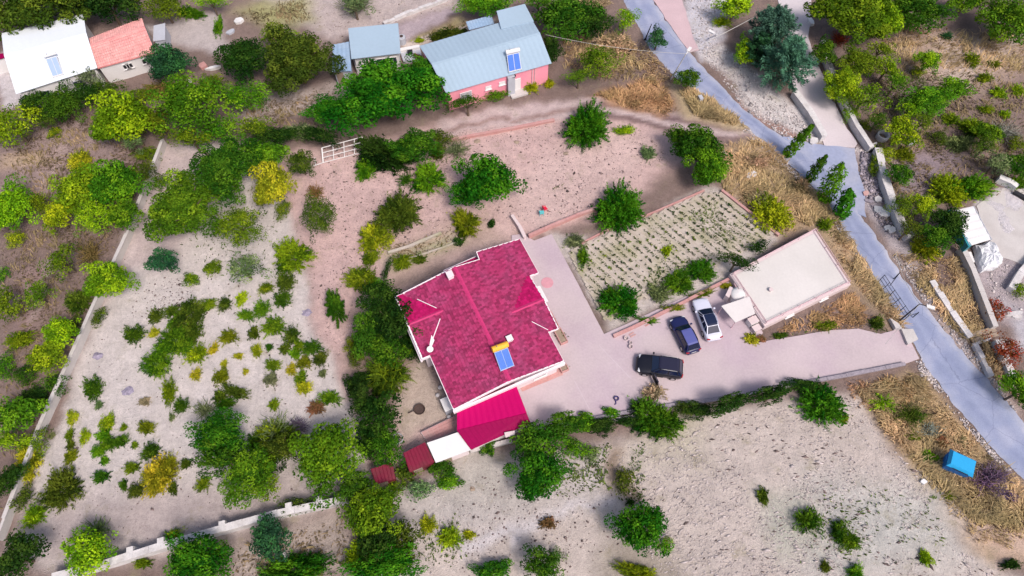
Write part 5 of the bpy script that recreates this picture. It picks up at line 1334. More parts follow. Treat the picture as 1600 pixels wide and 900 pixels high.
CROWN = {}
def crown(kind, Rw):
    for R0 in (.55, 1.0, 1.8, 3.0, 4.6):
        if Rw <= R0 * 1.32: break
    var = random.randrange(4 if R0 < 3 else 3)
    key = (kind, R0, var)
    if key not in CROWN:
        v, f, t = crown_mesh(kind, R0, sum(ord(ch) for ch in kind) * 31 + int(R0 * 100) + var * 977)
        h = np.percentile(np.hypot(v[:, 0], v[:, 1]), 96)
        v = v * (R0 / h) if kind != 'P' else v
        CROWN[key] = np_mesh('crown_' + {'D': 'broadleaf', 'L': 'loose', 'S': 'tufted', 'C': 'pine', 'P': 'poplar', 'T': 'twig'}[kind], v, f, M_twig if kind == 'T' else M_leaf, {'tone': ('FLOAT', t)})
    return CROWN[key], R0
TRUNK = {}
def trunk_mesh(R0, h, var):
    key = (R0, round(h, 1), var)
    if key not in TRUNK:
        r = random.Random(var * 31 + int(R0 * 10)); mb = MB(); r0 = .05 + .035 * R0
        mb.tube((0, 0, -.2), (0, 0, h * .55), r0 * 1.25, r0, 8); mb.tube((0, 0, h * .55 - .02), (r.uniform(-.1, .1), r.uniform(-.1, .1), h), r0, r0 * .7, 7)
        for i in range(5):
            a = i * 1.257 + r.uniform(-.3, .3); e = (R0 * .62 * math.cos(a), R0 * .62 * math.sin(a), h + R0 * r.uniform(.05, .55)); m_ = (e[0] * .45, e[1] * .45, h * .75 + e[2] * .25)
            mb.tube((0, 0, h * .6), m_, r0 * .6, r0 * .45, 6); mb.tube(m_, e, r0 * .45, r0 * .15, 5)
        me = bpy.data.meshes.new('trunk'); me.from_pydata(mb.v, [], mb.f); me.materials.append(M_bark); TRUNK[key] = me
    return TRUNK[key]

COLS = dict(dk=(.024, .064, .007), dg=(.048, .130, .007), gr=(.092, .215, .008), ol=(.135, .200, .008), do=(.072, .112, .010), li=(.195, .335, .008), ly=(.255, .340, .010), ye=(.36, .365, .018), bl=(.030, .105, .038),
            sa=(.15, .21, .080), gy=(.28, .26, .22), br=(.22, .13, .05), rd=(.26, .048, .018), pu=(.17, .12, .20), st=(.38, .31, .17), bg=(.085, .195, .115), em=(.036, .150, .006))
WORDS = dict(dk='dark green', dg='deep green', gr='green', ol='olive green', do='dark olive', li='lime green', ly='yellow green', ye='yellow', bl='bluish green', sa='sage', gy='grey', br='brown', rd='red', pu='violet grey', st='straw coloured', bg='bluish green', em='emerald')
def plant(px, py, rx, ry, colr, kind, label, group=None):
    s0 = mpp(px, py, 1.0); Rw = (rx + ry) / 2 * s0
    big = Rw > 1.5 and kind in 'DLCP'
    if big and kind in 'DL': rx, ry, Rw = rx * 1.02, ry * 1.02, Rw * 1.02
    if not big and kind in 'SDL': rx, ry = rx * 1.0, ry * 1.0
    if kind == 'P': zc = 0.3
    elif big: zc = min(1.2 + Rw * .55, 4.2)
    else: zc = Rw * (.42 if kind in 'ST' else .5)
    x, y = at(px, py, zc); s = mpp(px, py, zc); wx, wy = rx * s, ry * s * (1.02 if big else 1.05)
    if kind == 'P': y -= ry * s * .9; x -= rx * s * .3
    me, R0 = crown(kind, Rw if kind != 'P' else wx)
    ja = rng.uniform(.88, 1.12, 3); c3 = tuple(np.array(COLS[colr]) * ja) + (1,)
    g = gh(x, y)
    rot = random.choice((0, math.pi)) + random.uniform(-.35, .35)
    sc = (wx / R0, wy / R0, Rw * (.85 if big else .8) / R0)
    if kind == 'P': sc = (wx / R0 * 1.05, wx / R0 * 1.05, ry * s * 2.0 / R0 / 2.0)
    if big:
        t = thing('pine_tree' if kind == 'C' else 'poplar_tree' if kind == 'P' else 'tree', label, 'tree', (x, y, g), group=group)
        th = max(zc - g - Rw * .15, .6)
        tm = bpy.data.objects.new('trunk', trunk_mesh(R0, th, random.randrange(3))); COL.objects.link(tm); tm.parent = t; tm.scale = (Rw / R0, Rw / R0, 1)
        if kind == 'P': tm.scale = (.4, .4, 1)
        co = bpy.data.objects.new('crown', me); COL.objects.link(co); co.parent = t; co.location = (0, 0, zc - g)
    else:
        co = bpy.data.objects.new('poplar_sapling' if kind == 'P' else 'dead_shrub' if kind == 'T' else 'bush', me); COL.objects.link(co)
        co.location = (x, y, g + (zc if kind != 'P' else .4) - (.05 if kind in 'DL' else 0)); tag(co, label, 'tree' if kind == 'P' else 'bush', group)
    co.scale = sc; co.rotation_euler = (0, 0, rot); co.color = c3
    if kind == 'P': co.rotation_euler = (random.uniform(-.1, .1), random.uniform(.05, .2), rot)
    return co
# ------------------------------------------------------------------ trees and bushes: photo x, y, radii in pixels, colour, kind, label
PLANTS = '''
62 4 72 62 do D|huge dark olive tree spreading over the white sheet roof
168 6 52 34 dk D|dark tree behind the salmon annex
112 -12 45 28 dg D|deep green tree at the top edge between the two roofs' trees
255 8 36 30 ol L|olive tree at the head of the upper track, beyond the tiny grey shed
296 18 26 9 gr S|bright green verge bush where the upper track begins
330 2 30 12 li L|lime bush at the top edge above the upper track
341 40 8 20 gr S|narrow bright green verge bush beside the upper track
262 98 31 34 bl D|round bluish green tree against the salmon annex wall
382 94 40 42 dk D|dark green tree between the upper track and the great walnut tree
300 166 66 56 gr L|wide green green tree below the round bluish tree
190 186 46 50 li D|tall lime tree downhill of the salmon annex
205 222 24 18 sa L|sage bush at the foot of the tall lime tree
140 122 26 20 sa L|sage sapling leaning on the white house roof edge
180 117 13 9 br L|brown leaved bush in front of the salmon annex
50 166 24 30 dk D|dark bush at the corner of the white house
97 162 32 34 dg D|deep green bush under the white house wall, middle of three
136 148 26 22 dk D|dark bush under the white house wall, nearest the sage sapling
18 196 40 42 li L|lime bush at the frame edge under the white house
84 206 11 13 ly D|small yellow green ball bush in the brown scrub
165 140 30 16 do L|low dark olive scrub under the salmon annex
215 150 26 14 ol L|low olive scrub between the salmon annex and tall lime tree
124 250 18 20 ye S|yellow spiky bush in the brown scrub
122 296 38 40 li D|large lime tree in the scrub below the yellow spiky bush
178 288 40 44 gr D|green tree between the large lime tree and the boundary wall
88 338 28 30 ly D|yellow green tree beside the large lime tree, on its scrub side
150 340 34 32 li L|lime tree crown below the large lime tree
193 335 27 30 gr D|green tree touching the boundary wall midway
222 268 26 22 do L|dark olive bush overhanging the upper boundary wall
245 285 20 14 gr L|green bush leaning over the boundary wall onto sand
232 240 24 14 ol L|olive bush at the upper end of the boundary wall
18 322 32 46 li D|lime tree at the frame edge, midway up the scrub
28 372 24 18 ly L|yellow green bush below the frame edge lime tree
98 408 26 34 ol L|olive bush by the scrub footpath
140 395 22 26 br T|brown dead brush beside the boundary wall
168 438 36 34 li D|vivid lime tree leaning over the boundary wall
5 430 12 16 gr L|green bush at the frame edge below the yellow green one
352 262 54 58 dg D|big deep green tree on the upper sandy field
285 326 58 58 gr D|big green tree beside the boundary wall on the sandy field
328 290 30 30 li L|lime topped tree between the two big upper field trees
372 352 40 36 ol L|thin olive tree below the big deep green tree
255 408 27 21 bl D|bluish green bush alone on the upper sandy field
380 418 32 27 sa L|loose sage bush below the thin olive tree
332 420 15 14 ol D|round olive bush between bluish bush and loose sage bush
298 436 14 13 ol D|small olive bush below the bluish green bush
463 92 60 60 do D|great olive walnut tree beside the pale blue lean-to
438 60 30 24 ol L|olive side crown on the uphill edge of the walnut tree
606 146 86 58 em D|huge emerald tree between the cottage and the plot
662 118 34 32 em D|emerald crown reaching onto the pale blue roof
385 150 44 26 gr L|shady green tree under the walnut tree
398 200 34 22 ol L|olive bush on the pale patch above the yellow tree
520 172 46 22 em D|emerald bush joining the walnut tree and the huge emerald tree
470 205 30 14 sa S|pale sage grasses behind the trellis
432 214 40 16 dk D|dark hedge bush behind the trellis
500 212 36 12 dk D|dark low hedge bush directly behind the trellis
556 4 32 24 sa T|twiggy sage sapling above the cottage
553 6 30 22 sa L|thin sage foliage above the cottage
762 8 40 20 gr D|green tree at the top edge beside the upper track
735 0 20 14 li L|lime bush at the top edge by the track end
885 28 52 38 dg D|deep green thicket behind the pink house gable
842 2 26 16 gr L|green bush at the top edge beyond the pink house
925 34 34 30 dk D|dark bush in the thicket behind the pink house, road side
976 30 22 24 li L|lime bush beside the upper road
915 2 40 14 st S|straw grass clump at the top edge beside the upper road
862 78 16 26 dk D|dark bush against the pink house gable wall
935 98 34 30 ol L|olive bush above the upper plot corner
905 118 30 12 gr L|green scrub above the dirt track
960 70 34 20 st S|straw coloured brush between thicket and roadside tree
1028 58 17 20 bl D|round bluish green roadside tree beside the black leaning post
1076 122 21 18 dg D|deep green bush at the foot of the white braced pole
918 194 37 40 em S|dark emerald tree standing alone on the pink plot
1090 228 40 34 dg D|green tree at the plot corner by the dry bank
1106 262 30 36 gr D|green tree below the plot corner tree
1062 215 22 18 dg D|deep green bush at the dirt track end
968 324 42 40 em S|emerald bush between pink plot and vegetable plot
975 203 16 9 li S|lime grass tuft near the dark emerald tree
1012 238 14 12 sa S|pale sage tuft circle on the pink plot
1148 12 30 22 li D|lime tree at the top edge above the stony verge
1164 78 17 28 li D|upright lime bush beside the pines
1206 52 38 42 bg C|upper bluish pine beside the concrete lane
1226 102 42 46 bg C|lower bluish pine leaning over the concrete lane
1186 78 26 30 bl C|narrow dark pine beside the two bluish pines
1128 34 14 10 li S|low lime bush above the short white post
1334 22 66 48 ol D|big olive tree beside the concrete lane
1375 30 36 40 li D|lime crown beside the big olive tree
1432 18 50 32 dg D|deep green tree in the upper scrub
1572 32 44 42 gr D|round green tree at the upper frame corner
1512 0 40 20 gr D|green tree at the top edge of the dry slope
1290 80 24 24 dg D|deep green bush on the lane edge below the big olive tree
1313 60 16 16 rd T|reddish brown dead bush below the big olive tree
1340 98 32 28 ol D|olive bush second below the big olive tree
1386 106 20 28 li L|lime bush facing the bare brown hollow
1316 134 30 32 li D|lime bush hanging over the lane wall
1352 150 30 28 ol L|olive bush downhill of the lime lane bush
1375 78 24 16 ol L|olive scrub under the lime crown
1450 96 22 22 li D|bright lime bush on the dry slope
1434 112 14 12 ly L|small yellow green bush touching the bright lime bush
1488 140 32 20 gr D|green bush on the dry slope's downhill side
1450 158 36 24 gr D|green bush at the edge of the bare brown hollow
1420 172 26 16 li L|lime bush trailing into the brown hollow
1520 92 14 15 ol S|olive tuft on the dry slope, nearest the lime bush
1553 100 10 9 ol S|small olive tuft on the dry slope below the round green tree
1540 120 13 11 ol S|pale olive tuft on the crossing of dry paths
1562 144 12 13 li S|lime tuft below the crossing of dry paths
1592 140 12 12 li S|lime tuft at the frame edge of the dry slope
1480 56 9 9 bl S|small dark tuft on the sandy dry slope
1541 170 12 10 ol S|olive tuft above the grey brush
1571 178 9 9 ly S|small yellow green tuft above the grey brush
1487 186 14 14 ol S|olive tuft on the dry bare knoll
1410 206 30 28 li D|lime tree with dark heart beside the well ring
1373 186 22 20 dg L|deep green bush above the well ring
1352 195 12 12 ol L|olive bush above the well ring, on the lane wall side
1525 198 24 17 ol S|olive spiky bush in the lower scrub
1546 208 24 18 gr D|green bush beside the olive spiky bush
1572 205 26 22 gy T|grey dead brush at the frame edge
1500 222 22 16 sa S|sage grasses in the lower scrub
1560 252 26 24 sa L|blurred sage bush above the concrete yard
1592 258 24 22 dg D|deep green bush at the frame edge above the concrete yard
1590 285 20 14 gr S|green plants behind the short white wall
1230 224 13 24 gr P|tall young poplar leaning over the road, uphill one
1265 266 12 18 dg P|short young poplar at the road edge
1290 288 22 30 gr P|broad young poplar leaning over the road
1316 320 17 20 em P|low young poplar at the road bend, downhill one
1408 272 21 20 dg D|round deep green bush beside the broken wall
1385 238 23 17 ly L|yellow green loose bush by the culvert
1368 258 10 22 ol L|olive weeds along the broken wall
1482 296 28 28 li S|bright lime ferny bush above the white canopy
1520 292 36 22 gr S|green ferny bush along the concrete yard edge
1442 322 23 24 ly D|yellow green round bush above the white canopy
1412 322 20 22 ol L|olive bush between broken wall and yellow green bush
1484 352 30 34 dk D|dark tree shading the side of the white canopy
1462 372 32 26 dg D|deep green bush below the yellow green round bush
1420 358 24 22 do L|dark olive bush at the lower broken wall
1448 388 22 22 ly S|pale yellow green grass tuft on the dry bank
1206 330 30 34 ly S|yellow green grassy tuft on the dry bank by the vegetable plot
1185 312 18 18 st S|straw tuft beside the yellow green grassy tuft
1560 484 20 20 rd L|red leaved shrub beside the grey concrete wall
1575 545 30 30 rd L|dark red shrub beside the footbridge
1590 590 10 10 rd T|red bare shrub at the wall stub
1594 612 24 36 gr D|bright green bush at the frame edge beside the road
1592 455 14 14 ol L|olive bush on the rough stone wall
95 520 28 28 li D|lime tree beside the lower boundary wall
72 558 30 28 li D|second lime tree beside the lower boundary wall
118 506 14 22 do L|dark olive creeper bush on the boundary wall
155 494 16 20 do L|dark olive bush on the boundary wall where the sand begins
12 478 26 34 ol L|olive bush at the frame edge by the scrub footpath
8 572 18 26 gr L|green bush at the frame edge, mid height
42 585 24 20 dg L|deep green scrub below the two lime trees
52 622 28 18 dk D|dark scrub beside the lower boundary wall
28 648 36 34 gr D|green tree at the frame edge beside the lower boundary wall
20 690 34 18 li L|lime bush below the frame edge green tree
42 722 20 32 ye S|yellowish branchy bush on the boundary wall
12 752 18 34 dk D|dark bush at the frame edge near the wall's lower end
95 764 34 30 do S|wide dark olive bush inside the lower boundary wall
52 806 20 17 li S|lime bush at the lower end of the boundary wall
24 872 38 42 dk D|dark tree in the bottom corner
140 862 42 36 li D|lime tree over the stone wall's lower end
148 828 26 18 sa T|grey green bare bush behind the lime tree
268 840 17 14 ol S|olive bush against the stone wall
222 880 14 9 ol S|small olive bush below the stone wall
310 882 56 44 em D|emerald tree below the stone wall
420 842 30 38 bl D|bluish green tree at the end of the stone wall enclosure
460 890 54 28 em S|emerald spiky bush at the bottom edge
468 790 36 16 do L|dark olive low hedge above the stone wall
512 716 54 62 gr D|large green tree beside the plot corner
556 760 30 26 dg D|deep green crown between the large green tree and the maroon sheds
582 802 42 46 ol D|olive tree at the plot corner below the maroon sheds
592 850 36 42 dk D|dark tree below the plot corner
600 884 62 30 em D|emerald thicket at the bottom edge below the plot corner
560 872 26 26 li D|lime crown at the bottom edge below the plot corner
632 842 28 36 do L|dark olive blurry tree beside the pale soil
760 282 46 46 em D|large emerald tree in the middle of the pink plot
726 302 30 24 em D|emerald side crown of the large tree on the pink plot
670 277 29 27 gr S|green grassy mound bush on the pink plot
633 280 16 15 dg T|thin sapling beside the green grassy mound
621 331 38 33 do S|dark olive round bush on the pink plot
583 368 22 28 ly S|yellow green upright bush on the pink plot
579 402 15 15 ol S|olive bush below the yellow green upright bush
604 376 12 17 ye L|yellowing bush beside the yellow green upright bush
728 347 23 25 ol S|olive bush below the large emerald tree
500 338 28 38 do L|thin dark olive sapling on the pink plot's field side
492 300 14 16 br T|brown bare twigs above the thin dark sapling
424 288 28 44 ye D|yellow tree at the upper plot corner
420 242 30 24 gr D|green bush above the yellow tree
470 254 24 22 do D|dark olive bush beside the trellis
445 325 18 22 ol L|olive bush below the yellow tree
457 398 34 28 ol S|olive green bush at the field edge of the pink plot
600 238 48 32 dk S|dark green hedge bush beside the trellis
648 228 42 26 dg D|deep green hedge bush at the dirt track start
572 260 17 24 gr S|green hedge bush nearest the trellis
690 215 20 18 do L|dark olive thin bush at the hedge end
712 232 26 20 sa T|grey dry brush on the pink soil by the hedge end
684 235 14 18 do S|dark small bush below the hedge end
565 435 28 20 ol S|olive bush uphill of the shingle house hedge
592 448 22 16 gr L|green bush touching the olive bush uphill of the hedge
628 408 16 18 ol S|olive bush at the terrace end
655 405 11 9 do S|dark olive tuft on the terrace
606 420 7 26 dk L|narrow dark bush at the terrace corner
716 378 9 8 dk L|small dark bush at the terrace's house end
768 350 6 9 dk L|tiny dark plant on the pink soil above the shingle house
525 480 16 28 dg C|small dark conifer at the plot's field side
596 468 34 34 dk D|dark hedge tree nearest the shingle house corner
618 505 42 40 dk D|dark hedge tree against the shingle house wall
575 520 30 38 dg D|deep green hedge tree in the middle of the row
640 540 22 24 dk D|dark hedge bush at the west eave of the shingle house
555 562 20 22 do L|dark olive bush on the field side of the hedge row
548 540 16 16 ol L|olive bush on the field side of the hedge row
608 582 36 36 ol T|olive twiggy tree over the patio edge
604 586 34 34 do S|dark olive spiky crown over the patio edge
566 620 24 30 dk D|dark hedge tree at the field side of the patio
592 650 36 40 dk D|dark hedge tree beside the patio
604 696 28 34 dg D|deep green tree beside the scrap heap
575 690 20 28 dk D|dark tree at the field side of the maroon sheds
636 735 26 16 do L|dark olive bush over the maroon sheds
690 732 22 19 dg D|deep green tree overhanging the white flat roofed shed
702 752 22 16 gr D|green bush below the white flat roofed shed
763 700 16 18 dg D|deep green bush against the crimson roof sheet
655 768 28 16 sa L|sage bush at the plot corner on pale soil
620 760 20 12 ol L|olive bush below the maroon sheds
838 694 42 36 dg D|deep green tree beside the magenta annex
840 742 42 40 em D|emerald tree on the pale soil below the annex
880 664 34 22 dg D|deep green hedge bush at the driveway's lower edge
915 660 26 16 gr D|green hedge bush at the driveway's lower edge near the hose
902 702 26 20 gr L|green bush below the hedge, beside the emerald tree
925 712 16 14 sa L|sage weeds at the head of the field divide
956 645 16 11 gr D|small green bush in the hedge by the hose
1016 650 34 28 em S|emerald spiky bush below the black car
1040 660 32 26 dg S|deep green spiky bush overhanging the ploughed field
1022 614 19 18 st S|straw coloured plume grass beside the black car
1000 635 20 12 dk L|dark low bush at the hedge by the plume grass
1066 640 20 12 do L|dark olive low bush in the hedge
936 666 34 15 dk D|dark clipped hedge below the driveway, nearest the magenta annex
988 658 26 12 dk D|dark clipped hedge below the driveway, beside the hose
1090 641 32 15 dk D|dark clipped hedge below the driveway, beside the emerald spiky bush
1142 630 40 15 dk D|dark low hedge along the driveway, nearer the black car
1206 616 40 14 dk D|dark low hedge along the middle of the lower driveway
1262 603 36 11 dk D|dark low hedge near the driveway mouth
1287 630 37 33 em S|emerald tree alone below the driveway
1380 628 19 17 li S|lime bush on the dry bank below the driveway mouth
1424 648 30 20 do T|dark dry brush on the dry bank
1436 650 14 12 dg L|deep green bush within the dark dry brush
1455 672 22 14 gy T|grey dead brush below the dark dry brush
1428 682 10 8 ol S|olive tuft on the dry bank
1451 713 13 11 gr S|green tuft on the dry bank uphill of the blue container
1318 655 10 6 ol S|tiny olive tuft below the emerald tree
1540 750 36 20 pu T|violet dead branches beside the blue container
1556 765 24 12 pu T|lower violet dead branches beside the blue container
1484 776 9 6 ol S|small olive tuft below the blue container
1002 826 42 41 em D|round emerald tree on the field divide
974 756 20 23 do L|dark olive bush on the field divide
985 785 8 7 dk T|dark stump bush between the field divide plants
1042 850 14 14 ol L|olive bush beside the round emerald tree
846 884 34 28 dg D|deep green bush at the bottom edge of the pale soil
868 872 16 18 sa L|sage bush beside the bottom edge deep green bush
770 892 34 18 em D|emerald bush at the bottom edge, middle
998 896 36 14 ly S|yellow green bush at the bottom edge below the round emerald tree
668 820 16 14 ly S|yellow green weeds on the pale soil, nearest the olive tree
704 838 18 20 li S|lime weeds on the pale soil, middle clump
732 836 11 7 ly S|small yellow green weeds on the pale soil, outermost clump
856 817 13 10 br S|brown dry weed on the pale soil
1193 774 10 13 do S|dark small bush alone on the ploughed field
1264 814 22 24 dg S|deep green spiky bush on the ploughed field
1312 830 14 20 dg S|upper bush of the trailing pair on the ploughed field
1330 846 18 14 gr S|lower bush of the trailing pair on the ploughed field
1338 894 16 12 gr S|green bush at the bottom edge of the ploughed field
1290 886 8 9 do S|tiny dark olive bush at the bottom edge of the ploughed field
1447 872 12 11 li S|lime tuft near the field's roadside corner
1580 882 16 8 dk S|dark tuft in the bottom corner beside the road bank
970 472 34 26 em S|emerald bush at the vegetable plot's courtyard corner
952 462 16 18 dg S|deep green plant clump at the vegetable plot's narrow end
912 402 9 22 gr S|green herb strip at the head of the vegetable plot
898 376 18 12 sa S|sage herbs at the upper corner of the vegetable plot
1062 440 26 20 gr S|green maize clump in the vegetable plot
1096 422 26 18 em S|emerald maize clump in the vegetable plot
1030 456 22 16 sa S|sage maize clump in the vegetable plot
1150 408 34 12 dk L|dark hedge along the flat roofed building's plot side
1042 392 9 11 li S|lime plant clump in the middle of the vegetable plot
1184 384 22 11 dk L|dark low bush at the vegetable plot's bank corner
1134 446 11 6 ye S|yellow flowering bush beside the pink stepped side wall
1098 458 20 7 ol S|olive herbs in the kerb bed by the white saloon
1052 480 18 7 ol S|olive herbs in the kerb bed by the blue estate
1012 500 16 7 gr S|green herbs in the kerb bed by the pink planks
1175 528 12 10 ye S|bright yellow bush at the corner of the driveway island
1190 528 8 7 br L|brown dry bush touching the bright yellow bush
1220 524 12 6 do S|dark olive tuft on the driveway island
1290 508 22 8 ol S|olive grass tuft on the driveway island edge
1372 504 14 12 do S|dark olive tuft at the driveway island point
876 526 8 7 do S|dark olive plants in the long terracotta trough
881 574 6 5 ol S|olive plant in the small square planter
863 499 5 9 do S|dark olive plants in the narrow terracotta trough
730 160 40 8 dg L|deep green hedge strip under the pink house wall
775 152 26 7 gr L|green hedge strip under the pink house wall, near the porch step
830 134 14 12 ly S|yellow green bush beside the pink house porch
858 130 8 10 ly S|yellow green bush at the pink house corner
652 90 10 7 br L|brown bush between cottage and walnut side tree
655 62 8 5 ly S|small lime bush beside the lilac patio
700 52 34 7 do S|dark olive weeds behind the pink house roof
250 190 30 30 ol L|olive tree between the tall lime tree and the wide green tree
228 178 18 22 do L|dark olive bush behind the tall lime tree
345 205 34 26 gr L|green tree under the wide green tree, at the field's upper edge
300 216 36 18 ol L|olive bush at the upper end of the sandy field
400 240 28 26 gr D|green tree between the big deep green tree and the yellow tree
330 130 26 18 ol L|olive bush below the pink rubble block
250 140 30 16 br S|brown dry brush under the salmon annex wall
70 190 26 16 do L|dark olive scrub below the white house bushes
60 318 18 24 ol L|olive bush between the frame edge lime tree and the large lime tree
55 460 22 26 ol L|olive bush beside the scrub footpath, downhill part
120 470 20 20 do S|dark olive brush above the lower lime trees
30 530 22 18 ol S|olive brush at the frame edge above the deep green scrub
85 600 24 22 dg L|deep green bush between the lime trees and the dark scrub
60 690 26 24 ol L|olive bush on the scrub side of the lower boundary wall
35 780 20 24 do L|dark olive bush at the lower end of the boundary wall
560 600 24 24 dk D|dark hedge tree at the field side, above the patio hedge
600 545 34 30 dg D|deep green hedge tree joining the row beside the west eave
1400 130 24 24 gr L|green bush between the lane bush row and the brown hollow
1330 175 18 18 li L|lime bush at the lane wall end
1440 190 22 18 ol L|olive bush beside the lime tree with dark heart
1465 215 20 16 do L|dark olive scrub below the well ring scrub
1540 228 26 16 do L|dark olive scrub above the concrete yard
1415 240 18 14 ol S|olive tuft beside the round deep green bush
1590 225 18 18 ol L|olive bush at the frame edge above the grey brush
1556 742 30 22 pu T|upper violet dead branches beside the blue container
1572 775 20 14 pu T|violet dead twigs farthest from the blue container
1500 690 14 10 st S|pale straw clump uphill of the blue container
1470 690 16 10 br S|brown dry clump on the bank above the blue container
1250 290 18 14 st S|straw clump on the dry bank below the poplars
1180 250 20 14 st S|straw clump at the head of the dry bank
1290 350 14 12 ol S|olive clump at the bank foot beside the road
'''
for line in PLANTS.strip().split('\n'):
    a, lab = line.split('|'); f = a.split()
    plant(float(f[0]), float(f[1]), float(f[2]), float(f[3]), f[4], f[5], lab)

# low bushes of the sandy field, named after the nearest landmark
FIELD = '''208 522 19 15 dg S;243 567 22 24 gr S;242 493 14 13 do S;268 487 12 13 do S;294 490 24 28 do S;272 505 12 14 gr S;274 530 25 25 gr S;307 553 17 17 li S;240 520 9 8 ye S;326 475 12 13 ol S;350 475 12 12 do S;
377 466 9 12 ly S;385 492 14 11 gr S;408 482 15 15 gr S;428 508 18 20 gr S;357 525 14 15 ol S;396 520 9 13 do S;415 450 14 9 ol S;445 440 17 17 do S;440 468 14 17 dg S;333 545 7 10 ye S;372 556 8 6 ye S;
400 548 8 15 ly S;455 525 14 16 do S;487 542 16 15 dg S;420 542 6 7 dg S;466 540 10 10 ol S;306 585 11 9 ye S;345 588 15 14 ol S;350 568 7 6 ye S;383 580 6 5 ye S;366 612 23 12 do S;352 630 17 11 dg S;425 570 13 12 ol S;
423 592 13 11 sa S;455 577 10 9 ye S;475 566 14 11 ol S;474 606 13 13 ye S;470 590 12 11 ol S;504 583 6 8 sa S;514 622 18 14 gr S;494 636 13 14 br S;263 612 12 22 ol S;282 633 14 12 dg S;268 652 6 6 sa S;226 627 9 8 st S;
227 668 14 13 ol S;428 632 9 9 ol S;432 676 36 30 sa T;430 680 32 26 ol S;448 694 14 10 ly S;342 676 46 34 em D;342 714 44 30 dg D;388 742 40 46 gr D;466 665 20 14 pu T;143 606 17 20 dg S;112 652 11 11 ye S;154 633 6 8 sa S;
167 660 14 14 ly S;162 680 12 12 gr S;186 690 14 12 dg S;153 704 12 13 gr S;168 694 14 12 gr S;162 720 8 7 gr S;108 680 8 10 ol S;109 696 7 8 do S;110 713 10 12 ol S;132 682 10 11 ly S;80 680 6 5 sa S;193 668 6 6 ol S;
210 696 6 6 ol S;234 705 17 14 dg S;247 742 25 32 ye S;205 731 12 10 ol S;157 745 13 11 dg S;193 757 7 9 dg S;212 766 13 15 do S;270 763 9 10 do S;290 725 9 9 do S;316 757 11 15 ol S;342 620 12 10 do S;300 520 16 22 do S;
255 545 16 12 gr S;290 540 14 16 gr S;440 700 30 22 do D;415 758 30 26 ol L;318 640 18 16 sa T;236 745 16 14 ol S;262 728 14 18 ye S;420 725 22 22 dk D;398 690 14 18 dg S;500 560 14 12 do S;445 545 10 8 do S;462 552 10 9 gr S'''
LM = [('the violet ash heap nearest the boundary wall', 153, 556), ('the second violet ash heap', 200, 611), ('the bluish green bush', 255, 408), ('the loose sage bush', 380, 418), ('the vivid lime tree', 168, 438), ('the stone wall', 330, 836),
      ('the large green tree', 512, 716), ('the yellow bush mound', 247, 742), ('the emerald field tree', 342, 690), ('the grey twiggy shrub', 432, 676), ('the wide dark olive bush', 95, 764), ('the small dark conifer', 525, 480), ('the faint ash patch', 480, 488), ('the bright yellow field bush', 474, 606)]
fl = [tuple(q.split()) for q in FIELD.replace('\n', '').split(';')]
recs, cnt = [], {}
for f in fl:
    px, py, rx, ry = [float(q) for q in f[:4]]
    if (px, py) in ((247, 742), (342, 676), (432, 676), (474, 606)):
        lab = {(247, 742): 'large yellow bush mound on the lower sandy field', (342, 676): 'emerald tree, upper crown of two on the lower sandy field', (432, 676): 'grey twiggy bare shrub beside the emerald field tree', (474, 606): 'bright yellow bush on the house side of the sandy field'}[(px, py)]
        plant(px, py, rx, ry, f[4], f[5], lab, 'bushes on the sandy field'); continue
    n_, lx, ly_ = min(LM, key=lambda q: (q[1] - px) ** 2 + (q[2] - py) ** 2)
    dx, dy = px - lx, py - ly_; di = ('downhill' if dy > 0 else 'uphill') if abs(dy) > abs(dx) * 1.6 else ('house side' if dx > 0 else 'wall side') if abs(dx) > abs(dy) * 1.6 else ('downhill house side' if dx > 0 else 'downhill wall side') if dy > 0 else ('uphill house side' if dx > 0 else 'uphill wall side')
    size = 'big' if rx + ry > 34 else 'tiny' if rx + ry < 17 else 'small'
    kind_ = 'shrub' if f[5] == 'T' else 'tree' if rx + ry > 60 else 'bush'
    recs.append((math.hypot(dx, dy), f, size, kind_, di, n_))
recs.sort(key=lambda q: q[0])
ORD = ['', 'second ', 'third ', 'fourth ', 'fifth ', 'sixth ', 'seventh ', 'eighth ']
for d_, f, size, kind_, di, n_ in recs:
    base = (WORDS[f[4]], kind_, di, n_); k_ = cnt.get(base, 0); cnt[base] = k_ + 1
    lab = f"{ORD[k_]}{WORDS[f[4]]} {kind_}, {di} of {n_}"
    plant(*[float(q) for q in f[:4]], f[4], f[5], lab, 'bushes on the sandy field')

# ------------------------------------------------------------------ seedlings in the vegetable rows: one thing each
SP = {}
def seedling_mesh(v):
    if v not in SP:
        r = np.random.default_rng(v); k = 9; a = r.uniform(0, 6.28, k); e = r.uniform(.2, 1.1, k)
        t = np.stack([np.cos(a) * np.cos(e), np.sin(a) * np.cos(e), np.sin(e)], 1); c = t * .11 + r.normal(size=(k, 3)) * .03
        n = unit(np.cross(t, r.normal(size=(k, 3)))); n *= np.sign(n[:, 2:3] + 1e-6)
        vv, ff, tt = leaves(c, n, np.full(k, .22), .5, t, r.uniform(.6, 1.3, k), r); SP[v] = np_mesh('seedling_leaves', vv, ff, M_leaf, {'tone': ('FLOAT', tt)})
    return SP[v]
P_ = np.array(gp); U_ = (P_ - gc) @ np.array(acr); V_ = (P_ - gc) @ np.array(rowdir)
rows = np.arange(math.ceil(U_.min() / .8) * .8, U_.max(), .8); ns_ = 0
